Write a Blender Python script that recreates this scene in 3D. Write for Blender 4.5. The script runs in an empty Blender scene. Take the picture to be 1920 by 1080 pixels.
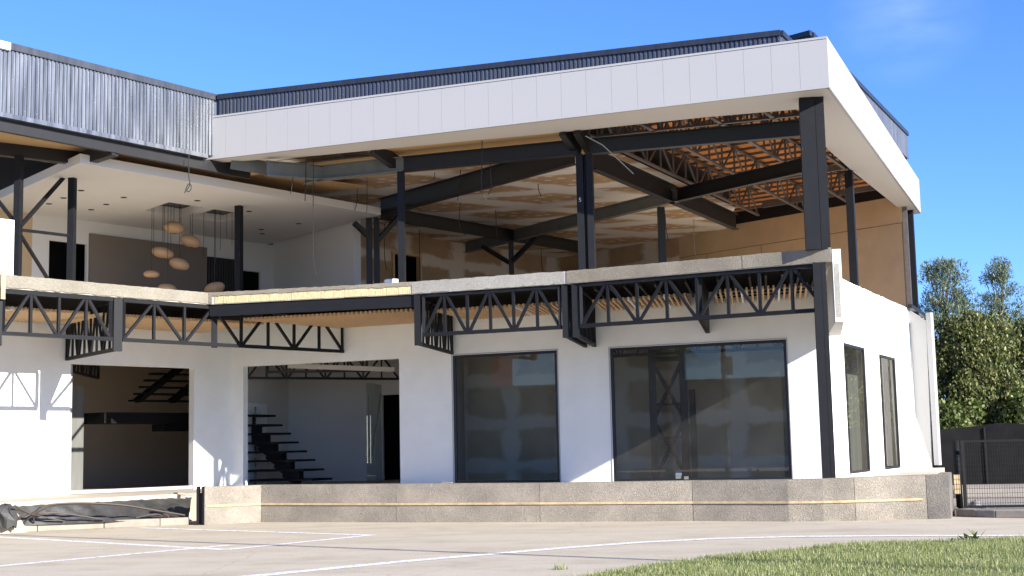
import bpy, math, random
from math import sin, cos, radians, sqrt, pi
from mathutils import Vector, Matrix
random.seed(7)
SC = bpy.context.scene
COL = SC.collection
# ---------------------------------------------------------------- camera
FPX = 2563.0; PITCH = radians(6.64); ROLL = radians(-1.24); EYE = Vector((0, 0, 1.6))
_B = Matrix(((1, 0, 0), (0, sin(PITCH), -cos(PITCH)), (0, cos(PITCH), sin(PITCH))))
_Q = Matrix(((cos(ROLL), -sin(ROLL), 0), (sin(ROLL), cos(ROLL), 0), (0, 0, 1)))
A = _Q @ _B
cd = bpy.data.cameras.new('camera'); cam = bpy.data.objects.new('camera', cd); COL.objects.link(cam)
cd.sensor_width = 36.0; cd.lens = FPX / 1920 * 36.0; cd.clip_end = 3000; cd.clip_start = 0.1
M = Matrix.Identity(4)
for i in range(3):
    M[i][0] = A[0][i]; M[i][1] = -A[1][i]; M[i][2] = -A[2][i]; M[i][3] = EYE[i]
cam.matrix_world = M
SC.camera = cam
# ---------------------------------------------------------------- sky, sun, exposure
SUN_AZ = 134.0; SUN_EL = 22.8
WISP = tuple((A.transposed() @ Vector((1700 - 960, 22 - 540, FPX))).normalized())
w = bpy.data.worlds.new('World'); SC.world = w; w.use_nodes = True
nt = w.node_tree
bg = nt.nodes['Background']
sky = nt.nodes.new('ShaderNodeTexSky'); sky.sky_type = 'NISHITA'; sky.sun_disc = False
sky.sun_elevation = radians(SUN_EL); sky.sun_rotation = radians(SUN_AZ)
sky.air_density = 1.0; sky.dust_density = 0.0; sky.ozone_density = 4.0; sky.altitude = 0
tn = nt.nodes.new('ShaderNodeMix'); tn.data_type = 'RGBA'; tn.blend_type = 'MULTIPLY'; tn.inputs[0].default_value = 1.0
tn.inputs[7].default_value = (0.37, 0.53, 0.90, 1)
nt.links.new(sky.outputs[0], tn.inputs[6])
# one faint wisp of high cloud
wtc = nt.nodes.new('ShaderNodeTexCoord'); wmp = nt.nodes.new('ShaderNodeMapping'); wmp.inputs['Scale'].default_value = (5, 5, 16)
wmp.inputs['Rotation'].default_value = (0.25, 0.1, 0)
wno = nt.nodes.new('ShaderNodeTexNoise'); wno.inputs['Scale'].default_value = 1.6; wno.inputs['Detail'].default_value = 7
nt.links.new(wtc.outputs['Generated'], wmp.inputs[0]); nt.links.new(wmp.outputs[0], wno.inputs['Vector'])
wdi = nt.nodes.new('ShaderNodeVectorMath'); wdi.operation = 'DISTANCE'; nt.links.new(wtc.outputs['Generated'], wdi.inputs[0])
wdi.inputs[1].default_value = WISP
wm1 = nt.nodes.new('ShaderNodeMapRange'); nt.links.new(wdi.outputs['Value'], wm1.inputs[0]); wm1.inputs[1].default_value = 0.055; wm1.inputs[2].default_value = 0.0; wm1.inputs[4].default_value = 0.22
wm2 = nt.nodes.new('ShaderNodeMapRange'); nt.links.new(wno.outputs[0], wm2.inputs[0]); wm2.inputs[1].default_value = 0.35; wm2.inputs[2].default_value = 0.8
wmu = nt.nodes.new('ShaderNodeMath'); wmu.operation = 'MULTIPLY'; nt.links.new(wm1.outputs[0], wmu.inputs[0]); nt.links.new(wm2.outputs[0], wmu.inputs[1])
wmx = nt.nodes.new('ShaderNodeMix'); wmx.data_type = 'RGBA'; nt.links.new(wmu.outputs[0], wmx.inputs[0])
nt.links.new(tn.outputs[2], wmx.inputs[6]); wmx.inputs[7].default_value = (6.5, 7.0, 7.6, 1)
SKYOUT = wmx.outputs[2]
nt.links.new(SKYOUT, bg.inputs[0]); bg.inputs[1].default_value = 0.13
sd = bpy.data.lights.new('sun', 'SUN'); sun = bpy.data.objects.new('sun', sd); COL.objects.link(sun)
sd.energy = 5.0; sd.angle = radians(0.45); sd.color = (1.0, 0.95, 0.87)
sv = Vector((sin(radians(SUN_AZ)) * cos(radians(SUN_EL)), cos(radians(SUN_AZ)) * cos(radians(SUN_EL)), sin(radians(SUN_EL))))
sun.rotation_euler = sv.to_track_quat('Z', 'Y').to_euler(); sun.location = (20, -20, 30)
SC.view_settings.view_transform = 'Standard'; SC.view_settings.look = 'None'
SC.view_settings.exposure = 1.26; SC.view_settings.gamma = 1.0
SC.cycles.max_bounces = 8; SC.cycles.diffuse_bounces = 5; SC.cycles.transparent_max_bounces = 16
SC.cycles.use_denoising = True
# ---------------------------------------------------------------- surveying helpers
def ray(x, y):
    return A.transposed() @ Vector((x - 960, y - 540, FPX))
def Z(x, y, z):                       # where the sight line meets the level z
    d = ray(x, y); return EYE + d * ((z - EYE.z) / d.z)
def az(a, b=None):
    if b is None:
        return Vector((sin(radians(a)), cos(radians(a)), 0))
    d = b - a; return math.degrees(math.atan2(d.x, d.y))
def PL(x, y, q, a):                   # where it meets the upright plane through q with heading a
    n = Vector((cos(radians(a)), -sin(radians(a)), 0)); d = ray(x, y)
    return EYE + d * (n.dot(Vector(q) - EYE) / n.dot(d))
def isect(p, a, q, b):
    u, v = az(a), az(b); d = q - p
    det = -u.x * v.y + v.x * u.y
    t = (-d.x * v.y + v.x * d.y) / det
    r = p + u * t; return Vector((r.x, r.y, 0))
def V3(p, z): return Vector((p[0], p[1], z))
# ---------------------------------------------------------------- materials
def new_mat(name):
    m = bpy.data.materials.new(name); m.use_nodes = True
    return m, m.node_tree, m.node_tree.nodes['Principled BSDF']
def node(t, k, **kw):
    n = t.nodes.new(k)
    for a, b in kw.items(): setattr(n, a, b)
    return n
def plain(name, c, rough=0.6, metal=0.0, var=0.0, scale=6.0, bump=0.0, bscale=40.0, c2=None, detail=6, spec=0.5, stretch=None):
    m, t, b = new_mat(name)
    b.inputs['Roughness'].default_value = rough; b.inputs['Metallic'].default_value = metal
    b.inputs['Specular IOR Level'].default_value = spec
    b.inputs['Base Color'].default_value = (*c, 1)
    tc = node(t, 'ShaderNodeTexCoord'); src = tc.outputs['Object']
    if stretch:
        mp = node(t, 'ShaderNodeMapping'); mp.inputs['Scale'].default_value = stretch
        t.links.new(src, mp.inputs[0]); src = mp.outputs[0]
    if var or c2:
        n = node(t, 'ShaderNodeTexNoise'); n.inputs['Scale'].default_value = scale; n.inputs['Detail'].default_value = detail
        n.inputs['Roughness'].default_value = 0.6
        t.links.new(src, n.inputs['Vector'])
        r = node(t, 'ShaderNodeValToRGB'); t.links.new(n.outputs[0], r.inputs[0])
        d = c2 or tuple(max(0, x * (1 - var)) for x in c)
        r.color_ramp.elements[0].position = 0.3; r.color_ramp.elements[0].color = (*d, 1)
        r.color_ramp.elements[1].position = 0.7; r.color_ramp.elements[1].color = (*c, 1)
        t.links.new(r.outputs[0], b.inputs['Base Color'])
    if bump:
        n2 = node(t, 'ShaderNodeTexNoise'); n2.inputs['Scale'].default_value = bscale; n2.inputs['Detail'].default_value = 8
        t.links.new(src, n2.inputs['Vector'])
        bp = node(t, 'ShaderNodeBump'); bp.inputs['Strength'].default_value = bump; bp.inputs['Distance'].default_value = 0.02
        t.links.new(n2.outputs[0], bp.inputs['Height']); t.links.new(bp.outputs[0], b.inputs['Normal'])
    return m
MT = {}
MT['stucco'] = plain('white_stucco', (0.86, 0.865, 0.81), 0.85, var=0.07, scale=1.6, detail=10, bump=0.22, bscale=45)
MT['fascia'] = plain('pale_composite_panel', (0.39, 0.38, 0.37), 0.45, var=0.02, scale=0.8)
MT['soffit'] = plain('cream_soffit_board', (0.60, 0.57, 0.52), 0.7, var=0.03, scale=1.0)
MT['inner'] = plain('inner_white_paint', (0.68, 0.66, 0.62), 0.8, var=0.04, scale=1.0)
MT['steel'] = plain('dark_blue_grey_paint', (0.011, 0.0115, 0.0135), 0.6, spec=0.22, var=0.3, scale=5, c2=(0.008, 0.0085, 0.010))
_t = MT['steel'].node_tree; _b = _t.nodes['Principled BSDF']; _l = _b.inputs['Base Color'].links[0].from_socket
_tc = node(_t, 'ShaderNodeTexCoord'); _n = node(_t, 'ShaderNodeTexNoise'); _n.inputs['Scale'].default_value = 7; _n.inputs['Detail'].default_value = 10; _n.inputs['Roughness'].default_value = .75
_t.links.new(_tc.outputs['Object'], _n.inputs['Vector']); _m = node(_t, 'ShaderNodeMapRange'); _t.links.new(_n.outputs[0], _m.inputs[0]); _m.inputs[1].default_value = .66; _m.inputs[2].default_value = .72
_x = node(_t, 'ShaderNodeMix', data_type='RGBA'); _t.links.new(_m.outputs[0], _x.inputs[0]); _t.links.new(_l, _x.inputs[6]); _x.inputs[7].default_value = (.16, .155, .15, 1); _t.links.new(_x.outputs[2], _b.inputs['Base Color'])
MT['steel_in'] = plain('black_steel_paint', (0.011, 0.0105, 0.011), 0.5, var=0.3, scale=4)
MT['primer'] = plain('grey_green_primer', (0.16, 0.16, 0.14), 0.6, var=0.25, scale=3)
MT['galv'] = plain('galvanised_section', (0.16, 0.14, 0.13), 0.5, metal=0.3, var=0.3, scale=9)
MT['osb'] = plain('orange_strand_board', (0.78, 0.32, 0.07), 0.75, c2=(0.50, 0.17, 0.03), scale=9, stretch=(1, 1, 1))
MT['kraft'] = plain('kraft_paper_board', (0.52, 0.335, 0.15), 0.8, var=0.12, scale=1.3)
MT['kraftwall'] = plain('brown_gypsum_board', (0.58, 0.42, 0.25), 0.85, var=0.15, scale=1.5)
MT['partition'] = plain('grey_lining_board', (0.17, 0.17, 0.155), 0.8, var=0.4, scale=2, stretch=(3, 3, .2))
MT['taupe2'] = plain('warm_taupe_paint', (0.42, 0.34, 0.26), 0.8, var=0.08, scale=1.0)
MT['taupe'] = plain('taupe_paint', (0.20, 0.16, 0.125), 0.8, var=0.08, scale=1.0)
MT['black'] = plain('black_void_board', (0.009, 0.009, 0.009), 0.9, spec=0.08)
MT['dark'] = plain('charcoal_lining', (0.035, 0.033, 0.032), 0.8)
MT['cable'] = plain('black_cable_sheath', (0.02, 0.02, 0.02), 0.5)
MT['white_cable'] = plain('pale_conduit', (0.28, 0.27, 0.24), 0.5)
MT['aluframe'] = plain('black_window_frame', (0.012, 0.013, 0.016), 0.35)
MT['foam'] = plain('cream_foam_core', (0.62, 0.53, 0.30), 0.9, c2=(0.38, 0.32, 0.18), scale=8, bump=0.8, bscale=14, stretch=(3, 3, 1))
MT['timber'] = plain('pine_timber', (0.74, 0.52, 0.30), 0.7, c2=(0.58, 0.37, 0.19), scale=5, stretch=(4, 4, 1))
MT['batten'] = plain('yellow_pine_batten', (0.56, 0.42, 0.23), 0.8, c2=(0.34, 0.25, 0.15), scale=7)
MT['paper'] = plain('woven_paper', (0.55, 0.36, 0.20), 0.8, c2=(0.42, 0.26, 0.14), scale=40, bump=0.3, bscale=60)
MT['white'] = plain('white_board', (0.82, 0.83, 0.85), 0.6)
MT['kerb'] = plain('kerb_concrete', (0.33, 0.285, 0.225), 0.9, c2=(0.24, 0.205, 0.165), scale=5, bump=0.4, bscale=50)
MT['kerb_dark'] = plain('old_grey_kerb', (0.29, 0.25, 0.205), 0.9, c2=(0.20, 0.175, 0.145), scale=6, bump=0.5, bscale=50)
MT['terrace'] = plain('pale_floor_screed', (0.47, 0.405, 0.32), 0.85, var=0.2, scale=2)
MT['soil'] = plain('grey_gravel_soil', (0.30, 0.27, 0.24), 0.95, c2=(0.16, 0.14, 0.12), scale=18, bump=1.0, bscale=30)
MT['shade'] = plain('black_shade_cloth', (0.006, 0.006, 0.007), 0.9, spec=0.1, c2=(0.010, 0.010, 0.011), scale=3)
MT['mesh'] = plain('grey_mesh_wire', (0.010, 0.010, 0.010), 0.7, spec=0.15)
MT['paint'] = plain('white_line_paint', (0.85, 0.85, 0.85), 0.7, c2=(0.72, 0.70, 0.67), scale=7)
_t = MT['paint'].node_tree; _b = _t.nodes['Principled BSDF']; _tr = node(_t, 'ShaderNodeBsdfTransparent'); _n = node(_t, 'ShaderNodeTexNoise'); _n.inputs['Scale'].default_value = 9; _n.inputs['Detail'].default_value = 10; _n.inputs['Roughness'].default_value = .75
_tc = node(_t, 'ShaderNodeTexCoord'); _t.links.new(_tc.outputs['Object'], _n.inputs['Vector']); _m = node(_t, 'ShaderNodeMapRange'); _t.links.new(_n.outputs[0], _m.inputs[0]); _m.inputs[1].default_value = .50; _m.inputs[2].default_value = .62; _m.inputs[3].default_value = 0; _m.inputs[4].default_value = .75
_x = node(_t, 'ShaderNodeMixShader'); _t.links.new(_m.outputs[0], _x.inputs[0]); _t.links.new(_b.outputs[0], _x.inputs[1]); _t.links.new(_tr.outputs[0], _x.inputs[2]); _t.links.new(_x.outputs[0], _t.nodes['Material Output'].inputs[0])
MT['pipe'] = plain('grey_brown_hose', (0.075, 0.06, 0.05), 0.6)
MT['chrome'] = plain('brushed_steel', (0.6, 0.6, 0.6), 0.3, metal=1.0)
MT['red'] = plain('red_cladding', (0.42, 0.035, 0.02), 0.6)
MT['bark'] = plain('brown_bark', (0.10, 0.065, 0.045), 0.9, var=0.4, scale=8)
MT['stone'] = plain('grey_stone', (0.30, 0.28, 0.26), 0.9, var=0.4, scale=5, bump=0.4, bscale=20)
MT['dishm'] = plain('pale_dish_paint', (0.62, 0.60, 0.55), 0.5)
MT['tank'] = plain('white_tank_paint', (0.7, 0.7, 0.68), 0.5)
def concrete(name, c1, c2, warm, bstr, scale):
    m, t, b = new_mat(name); b.inputs['Roughness'].default_value = 0.9
    tc = node(t, 'ShaderNodeTexCoord')
    n1 = node(t, 'ShaderNodeTexNoise'); n1.inputs['Scale'].default_value = 1.3; n1.inputs['Detail'].default_value = 5
    n2 = node(t, 'ShaderNodeTexVoronoi'); n2.inputs['Scale'].default_value = scale
    n3 = node(t, 'ShaderNodeTexNoise'); n3.inputs['Scale'].default_value = scale * 1.6; n3.inputs['Detail'].default_value = 8; n3.inputs['Distortion'].default_value = 2.5
    for n in (n1, n2, n3): t.links.new(tc.outputs['Object'], n.inputs['Vector'])
    r = node(t, 'ShaderNodeValToRGB'); t.links.new(n1.outputs[0], r.inputs[0])
    r.color_ramp.elements[0].position = 0.32; r.color_ramp.elements[0].color = (*c2, 1)
    r.color_ramp.elements[1].position = 0.68; r.color_ramp.elements[1].color = (*c1, 1)
    r3 = node(t, 'ShaderNodeValToRGB'); t.links.new(n3.outputs[0], r3.inputs[0])
    r3.color_ramp.elements[0].position = 0.40; r3.color_ramp.elements[0].color = (0.72, 0.71, 0.69, 1)
    r3.color_ramp.elements[1].position = 0.60; r3.color_ramp.elements[1].color = (1.12, 1.10, 1.05, 1)
    mx = node(t, 'ShaderNodeMix', data_type='RGBA', blend_type='MULTIPLY'); mx.inputs[0].default_value = 0.75
    t.links.new(r.outputs[0], mx.inputs[6]); t.links.new(r3.outputs[0], mx.inputs[7])
    t.links.new(mx.outputs[2], b.inputs['Base Color'])
    bp = node(t, 'ShaderNodeBump'); bp.inputs['Strength'].default_value = bstr; bp.inputs['Distance'].default_value = 0.03
    t.links.new(n3.outputs[0], bp.inputs['Height']); t.links.new(bp.outputs[0], b.inputs['Normal'])
    return m
MT['plinth'] = concrete('board_marked_concrete', (0.34, 0.30, 0.245), (0.22, 0.195, 0.16), 0, 0.9, 14)
MT['plinth_dark'] = concrete('damp_stained_concrete', (0.20, 0.18, 0.155), (0.12, 0.11, 0.10), 0, 0.9, 12)
MT['slab'] = concrete('rough_slab_concrete', (0.32, 0.285, 0.225), (0.22, 0.195, 0.155), 0, 1.0, 22)
MT['slab2'] = concrete('smooth_slab_concrete', (0.36, 0.345, 0.31), (0.29, 0.275, 0.25), 0, 0.35, 12)
MT['slab3'] = concrete('sunlit_slab_concrete', (0.26, 0.24, 0.195), (0.21, 0.19, 0.15), 0, 0.5, 12)
MT['floor'] = plain('dusty_floor', (0.62, 0.55, 0.46), 0.9, var=0.2, scale=1)
def ground_mat():
    m, t, b = new_mat('sunbaked_concrete_paving'); b.inputs['Roughness'].default_value = 0.9; b.inputs['Specular IOR Level'].default_value = 0.15
    tc = node(t, 'ShaderNodeTexCoord')
    mp = node(t, 'ShaderNodeMapping'); mp.inputs['Scale'].default_value = (0.35, 1.3, 1)
    mp.inputs['Rotation'].default_value = (0, 0, radians(20))
    t.links.new(tc.outputs['Object'], mp.inputs[0])
    n1 = node(t, 'ShaderNodeTexNoise'); n1.inputs['Scale'].default_value = 0.8; n1.inputs['Detail'].default_value = 9; n1.inputs['Roughness'].default_value = 0.65
    t.links.new(mp.outputs[0], n1.inputs['Vector'])
    n2 = node(t, 'ShaderNodeTexNoise'); n2.inputs['Scale'].default_value = 30; n2.inputs['Detail'].default_value = 6
    t.links.new(tc.outputs['Object'], n2.inputs['Vector'])
    r = node(t, 'ShaderNodeValToRGB'); t.links.new(n1.outputs[0], r.inputs[0])
    e = r.color_ramp.elements
    e[0].position = 0.28; e[0].color = (0.40, 0.34, 0.255, 1); e[1].position = 0.72; e[1].color = (0.51, 0.445, 0.34, 1)
    k = e.new(0.5); k.color = (0.47, 0.41, 0.31, 1)
    mx = node(t, 'ShaderNodeMix', data_type='RGBA', blend_type='OVERLAY'); mx.inputs[0].default_value = 0.25
    t.links.new(r.outputs[0], mx.inputs[6]); t.links.new(n2.outputs[0], mx.inputs[7])
    # hairline cracks
    vo = node(t, 'ShaderNodeTexVoronoi', feature='DISTANCE_TO_EDGE'); vo.inputs['Scale'].default_value = 0.33
    nd = node(t, 'ShaderNodeTexNoise'); nd.inputs['Scale'].default_value = 1.2; nd.inputs['Detail'].default_value = 6
    t.links.new(tc.outputs['Object'], nd.inputs['Vector'])
    ad = node(t, 'ShaderNodeMix', data_type='VECTOR'); ad.inputs[0].default_value = 0.25
    t.links.new(tc.outputs['Object'], ad.inputs[4]); t.links.new(nd.outputs['Color'], ad.inputs[5])
    t.links.new(ad.outputs[1], vo.inputs['Vector'])
    cr = node(t, 'ShaderNodeValToRGB'); t.links.new(vo.outputs[0], cr.inputs[0])
    cr.color_ramp.elements[0].position = 0.0; cr.color_ramp.elements[0].color = (0.86, 0.83, 0.8, 1)
    cr.color_ramp.elements[1].position = 0.004; cr.color_ramp.elements[1].color = (1, 1, 1, 1)
    ns = node(t, 'ShaderNodeTexNoise'); ns.inputs['Scale'].default_value = 0.9; ns.inputs['Detail'].default_value = 10; ns.inputs['Roughness'].default_value = 0.72
    t.links.new(tc.outputs['Object'], ns.inputs['Vector'])
    rs_ = node(t, 'ShaderNodeValToRGB'); t.links.new(ns.outputs[0], rs_.inputs[0])
    rs_.color_ramp.elements[0].position = 0.30; rs_.color_ramp.elements[0].color = (0.80, 0.785, 0.77, 1)
    rs_.color_ramp.elements[1].position = 0.50; rs_.color_ramp.elements[1].color = (1, 1, 1, 1)
    ms = node(t, 'ShaderNodeMix', data_type='RGBA', blend_type='MULTIPLY'); ms.inputs[0].default_value = 0.9
    t.links.new(mx.outputs[2], ms.inputs[6]); t.links.new(rs_.outputs[0], ms.inputs[7]); mx = ms
    m2 = node(t, 'ShaderNodeMix', data_type='RGBA', blend_type='MULTIPLY'); m2.inputs[0].default_value = 1
    t.links.new(mx.outputs[2], m2.inputs[6]); t.links.new(cr.outputs[0], m2.inputs[7])
    t.links.new(m2.outputs[2], b.inputs['Base Color'])
    bp = node(t, 'ShaderNodeBump'); bp.inputs['Strength'].default_value = 0.3; bp.inputs['Distance'].default_value = 0.01
    t.links.new(n2.outputs[0], bp.inputs['Height']); t.links.new(bp.outputs[0], b.inputs['Normal'])
    return m
MT['ground'] = ground_mat()
def drywall(name, brown, brown2, white, ang, sx, sy, wall=False):
    """taped and filled plasterboard: brown boards, pale filler along the joints and in screw dots"""
    m, t, b = new_mat(name); b.inputs['Roughness'].default_value = 0.9
    tc = node(t, 'ShaderNodeTexCoord')
    mp = node(t, 'ShaderNodeMapping')
    if wall:
        mp.inputs['Rotation'].default_value = (0, 0, 0)
    else:
        mp.inputs['Rotation'].default_value = (0, 0, radians(ang))
    mp.inputs['Scale'].default_value = (1 / sx, 1 / sy, 1)
    t.links.new(tc.outputs['Object'], mp.inputs[0])
    nz = node(t, 'ShaderNodeTexNoise'); nz.inputs['Scale'].default_value = 1.1; nz.inputs['Detail'].default_value = 6
    t.links.new(tc.outputs['Object'], nz.inputs['Vector'])
    add = node(t, 'ShaderNodeMix', data_type='VECTOR'); add.inputs[0].default_value = 0.15
    t.links.new(mp.outputs[0], add.inputs[4]); t.links.new(nz.outputs['Color'], add.inputs[5])
    sp = node(t, 'ShaderNodeSeparateXYZ'); t.links.new(add.outputs[1], sp.inputs[0])
    def band(o, lo, hi, off=0.0):
        a = node(t, 'ShaderNodeMath', operation='ADD'); t.links.new(o, a.inputs[0]); a.inputs[1].default_value = off
        f = node(t, 'ShaderNodeMath', operation='FRACT'); t.links.new(a.outputs[0], f.inputs[0])
        s = node(t, 'ShaderNodeMath', operation='SUBTRACT'); t.links.new(f.outputs[0], s.inputs[0]); s.inputs[1].default_value = 0.5
        ab = node(t, 'ShaderNodeMath', operation='ABSOLUTE'); t.links.new(s.outputs[0], ab.inputs[0])
        return ab.outputs[0]
    x1 = band(sp.outputs[0], 0, 1); x2 = band(sp.outputs[1 if not wall else 2], 0, 1)
    mxn = node(t, 'ShaderNodeMath', operation='MAXIMUM'); t.links.new(x1, mxn.inputs[0]); t.links.new(x2, mxn.inputs[1])
    n2 = node(t, 'ShaderNodeTexNoise'); n2.inputs['Scale'].default_value = 1.3; n2.inputs['Detail'].default_value = 8; n2.inputs['Roughness'].default_value = 0.6
    t.links.new(mp.outputs[0], n2.inputs['Vector'])
    ma = node(t, 'ShaderNodeMath', operation='MULTIPLY_ADD'); t.links.new(n2.outputs[0], ma.inputs[0]); ma.inputs[1].default_value = 0.42; t.links.new(mxn.outputs[0], ma.inputs[2])
    th = node(t, 'ShaderNodeMapRange', interpolation_type='SMOOTHSTEP'); t.links.new(ma.outputs[0], th.inputs[0])
    th.inputs[1].default_value = 0.50; th.inputs[2].default_value = 0.62
    vo = node(t, 'ShaderNodeTexVoronoi'); vo.inputs['Scale'].default_value = 1.7; vo.inputs['Randomness'].default_value = 0.45
    md = node(t, 'ShaderNodeMapping'); md.inputs['Rotation'].default_value = (0, 0, radians(ang)); md.inputs['Scale'].default_value = (1.0, 1.5, 1); t.links.new(tc.outputs['Object'], md.inputs[0])
    t.links.new(md.outputs[0], vo.inputs['Vector'])
    dt = node(t, 'ShaderNodeMapRange', interpolation_type='SMOOTHSTEP'); t.links.new(vo.outputs[0], dt.inputs[0])
    dt.inputs[1].default_value = 0.27; dt.inputs[2].default_value = 0.17
    dm = node(t, 'ShaderNodeMath', operation='MULTIPLY'); t.links.new(dt.outputs[0], dm.inputs[0]); dm.inputs[1].default_value = 0.0 if wall else 0.8
    m3 = node(t, 'ShaderNodeMath', operation='MAXIMUM'); t.links.new(th.outputs[0], m3.inputs[0]); t.links.new(dm.outputs[0], m3.inputs[1])
    bc = node(t, 'ShaderNodeValToRGB'); t.links.new(nz.outputs[0], bc.inputs[0])
    bc.color_ramp.elements[0].position = 0.35; bc.color_ramp.elements[0].color = (*brown2, 1)
    bc.color_ramp.elements[1].position = 0.65; bc.color_ramp.elements[1].color = (*brown, 1)
    mc = node(t, 'ShaderNodeMix', data_type='RGBA'); t.links.new(m3.outputs[0], mc.inputs[0])
    t.links.new(bc.outputs[0], mc.inputs[6]); mc.inputs[7].default_value = (*white, 1)
    t.links.new(mc.outputs[2], b.inputs['Base Color'])
    return m
MT['patch'] = drywall('filled_plasterboard_ceiling', (0.60, 0.41, 0.23), (0.48, 0.31, 0.165), (0.88, 0.83, 0.74), 36, 3.3, 1.7)
MT['patchwall'] = drywall('filled_plasterboard_wall', (0.46, 0.32, 0.20), (0.38, 0.26, 0.16), (0.68, 0.62, 0.53), 0, 1.5, 1.0, wall=True)
MT['patchwall2'] = drywall('filled_green_plasterboard', (0.52, 0.44, 0.30), (0.44, 0.36, 0.25), (0.72, 0.69, 0.61), 0, 1.25, 1.0, wall=True)
def cladding(name, c, rough, metal, c2=None):
    m, t, b = new_mat(name)
    b.inputs['Metallic'].default_value = metal
    tc = node(t, 'ShaderNodeTexCoord')
    mp = node(t, 'ShaderNodeMapping'); mp.inputs['Scale'].default_value = (6, 6, 0.5); t.links.new(tc.outputs['Object'], mp.inputs[0])
    n = node(t, 'ShaderNodeTexNoise'); n.inputs['Scale'].default_value = 1.5; n.inputs['Detail'].default_value = 4
    t.links.new(mp.outputs[0], n.inputs['Vector'])
    r = node(t, 'ShaderNodeValToRGB'); t.links.new(n.outputs[0], r.inputs[0])
    r.color_ramp.elements[0].position = 0.3; r.color_ramp.elements[1].position = 0.7
    c2 = c2 or tuple(x * 0.75 for x in c)
    r.color_ramp.elements[0].color = (*c2, 1); r.color_ramp.elements[1].color = (*c, 1)
    t.links.new(r.outputs[0], b.inputs['Base Color'])
    mr = node(t, 'ShaderNodeMapRange'); t.links.new(n.outputs[0], mr.inputs[0])
    mr.inputs[3].default_value = rough * 0.8; mr.inputs[4].default_value = rough * 1.25
    t.links.new(mr.outputs[0], b.inputs['Roughness'])
    bp = node(t, 'ShaderNodeBump'); bp.inputs['Strength'].default_value = 0.25; bp.inputs['Distance'].default_value = 0.02
    t.links.new(n.outputs[0], bp.inputs['Height']); t.links.new(bp.outputs[0], b.inputs['Normal'])
    return m
MT['clad'] = cladding('ribbed_sheet_metal', (0.080, 0.090, 0.115), 0.36, 0.35)
MT['clad2'] = cladding('sunlit_ribbed_sheet_metal', (0.27, 0.28, 0.30), 0.36, 0.65, (0.11, 0.12, 0.135))  # same sheet as clad, lightened to paint in the sun glare on the wing
MT['cladcap'] = cladding('folded_cap_flashing', (0.035, 0.04, 0.055), 0.4, 0.3)
MT['cap2'] = cladding('grey_cap_flashing', (0.075, 0.08, 0.09), 0.4, 0.4)
def glass_mat(name, tint=(0.80, 0.82, 0.78), base=0.035):
    m = bpy.data.materials.new(name); m.use_nodes = True; t = m.node_tree
    t.nodes.remove(t.nodes['Principled BSDF']); out = t.nodes['Material Output']
    tr = node(t, 'ShaderNodeBsdfTransparent'); tr.inputs[0].default_value = (*tint, 1)
    gl = node(t, 'ShaderNodeBsdfGlossy'); gl.inputs['Roughness'].default_value = 0.0; gl.inputs[0].default_value = (0.95, 0.90, 0.82, 1)
    fr = node(t, 'ShaderNodeFresnel'); fr.inputs[0].default_value = 1.5
    ma = node(t, 'ShaderNodeMath', operation='MULTIPLY_ADD'); t.links.new(fr.outputs[0], ma.inputs[0])
    ma.inputs[1].default_value = 1.0; ma.inputs[2].default_value = base; ma.use_clamp = True
    df = node(t, 'ShaderNodeBsdfDiffuse'); df.inputs[0].default_value = (0.55, 0.53, 0.48, 1)
    nd = node(t, 'ShaderNodeTexNoise'); nd.inputs['Scale'].default_value = 1.2; nd.inputs['Detail'].default_value = 6
    tcd = node(t, 'ShaderNodeTexCoord'); t.links.new(tcd.outputs['Object'], nd.inputs['Vector'])
    rd = node(t, 'ShaderNodeMapRange'); t.links.new(nd.outputs[0], rd.inputs[0]); rd.inputs[1].default_value = 0.3; rd.inputs[2].default_value = 0.7
    rd.inputs[3].default_value = 0.02; rd.inputs[4].default_value = 0.055
    m0 = node(t, 'ShaderNodeMixShader'); t.links.new(rd.outputs[0], m0.inputs[0]); t.links.new(tr.outputs[0], m0.inputs[1]); t.links.new(df.outputs[0], m0.inputs[2])
    mx = node(t, 'ShaderNodeMixShader'); t.links.new(ma.outputs[0], mx.inputs[0])
    t.links.new(m0.outputs[0], mx.inputs[1]); t.links.new(gl.outputs[0], mx.inputs[2])
    t.links.new(mx.outputs[0], out.inputs[0])
    return m
MT['glass'] = glass_mat('tinted_window_glass')
MT['doorglass'] = glass_mat('greenish_door_glass', (0.72, 0.80, 0.73), 0.03)
def leaf_mat(name, c1, c2, c3, tr=0.25, rough=0.5):
    m, t, b = new_mat(name); b.inputs['Roughness'].default_value = rough
    g = node(t, 'ShaderNodeNewGeometry')
    r = node(t, 'ShaderNodeValToRGB'); t.links.new(g.outputs['Random Per Island'], r.inputs[0])
    e = r.color_ramp.elements; e[0].color = (*c1, 1); e[1].color = (*c3, 1); k = e.new(0.55); k.color = (*c2, 1)
    e[0].position = 0.05; e[2].position = 0.95
    t.links.new(r.outputs[0], b.inputs['Base Color'])
    tl = node(t, 'ShaderNodeBsdfTranslucent'); t.links.new(r.outputs[0], tl.inputs[0])
    mx = node(t, 'ShaderNodeMixShader'); mx.inputs[0].default_value = tr
    t.links.new(b.outputs[0], mx.inputs[1]); t.links.new(tl.outputs[0], mx.inputs[2])
    t.links.new(mx.outputs[0], t.nodes['Material Output'].inputs[0])
    return m
MT['leaf'] = leaf_mat('broad_hedge_leaf', (0.035, 0.05, 0.012), (0.105, 0.135, 0.03), (0.23, 0.215, 0.08))
MT['leaf_green'] = leaf_mat('bright_green_leaf', (0.04, 0.065, 0.014), (0.10, 0.14, 0.03), (0.20, 0.22, 0.07))
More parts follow.
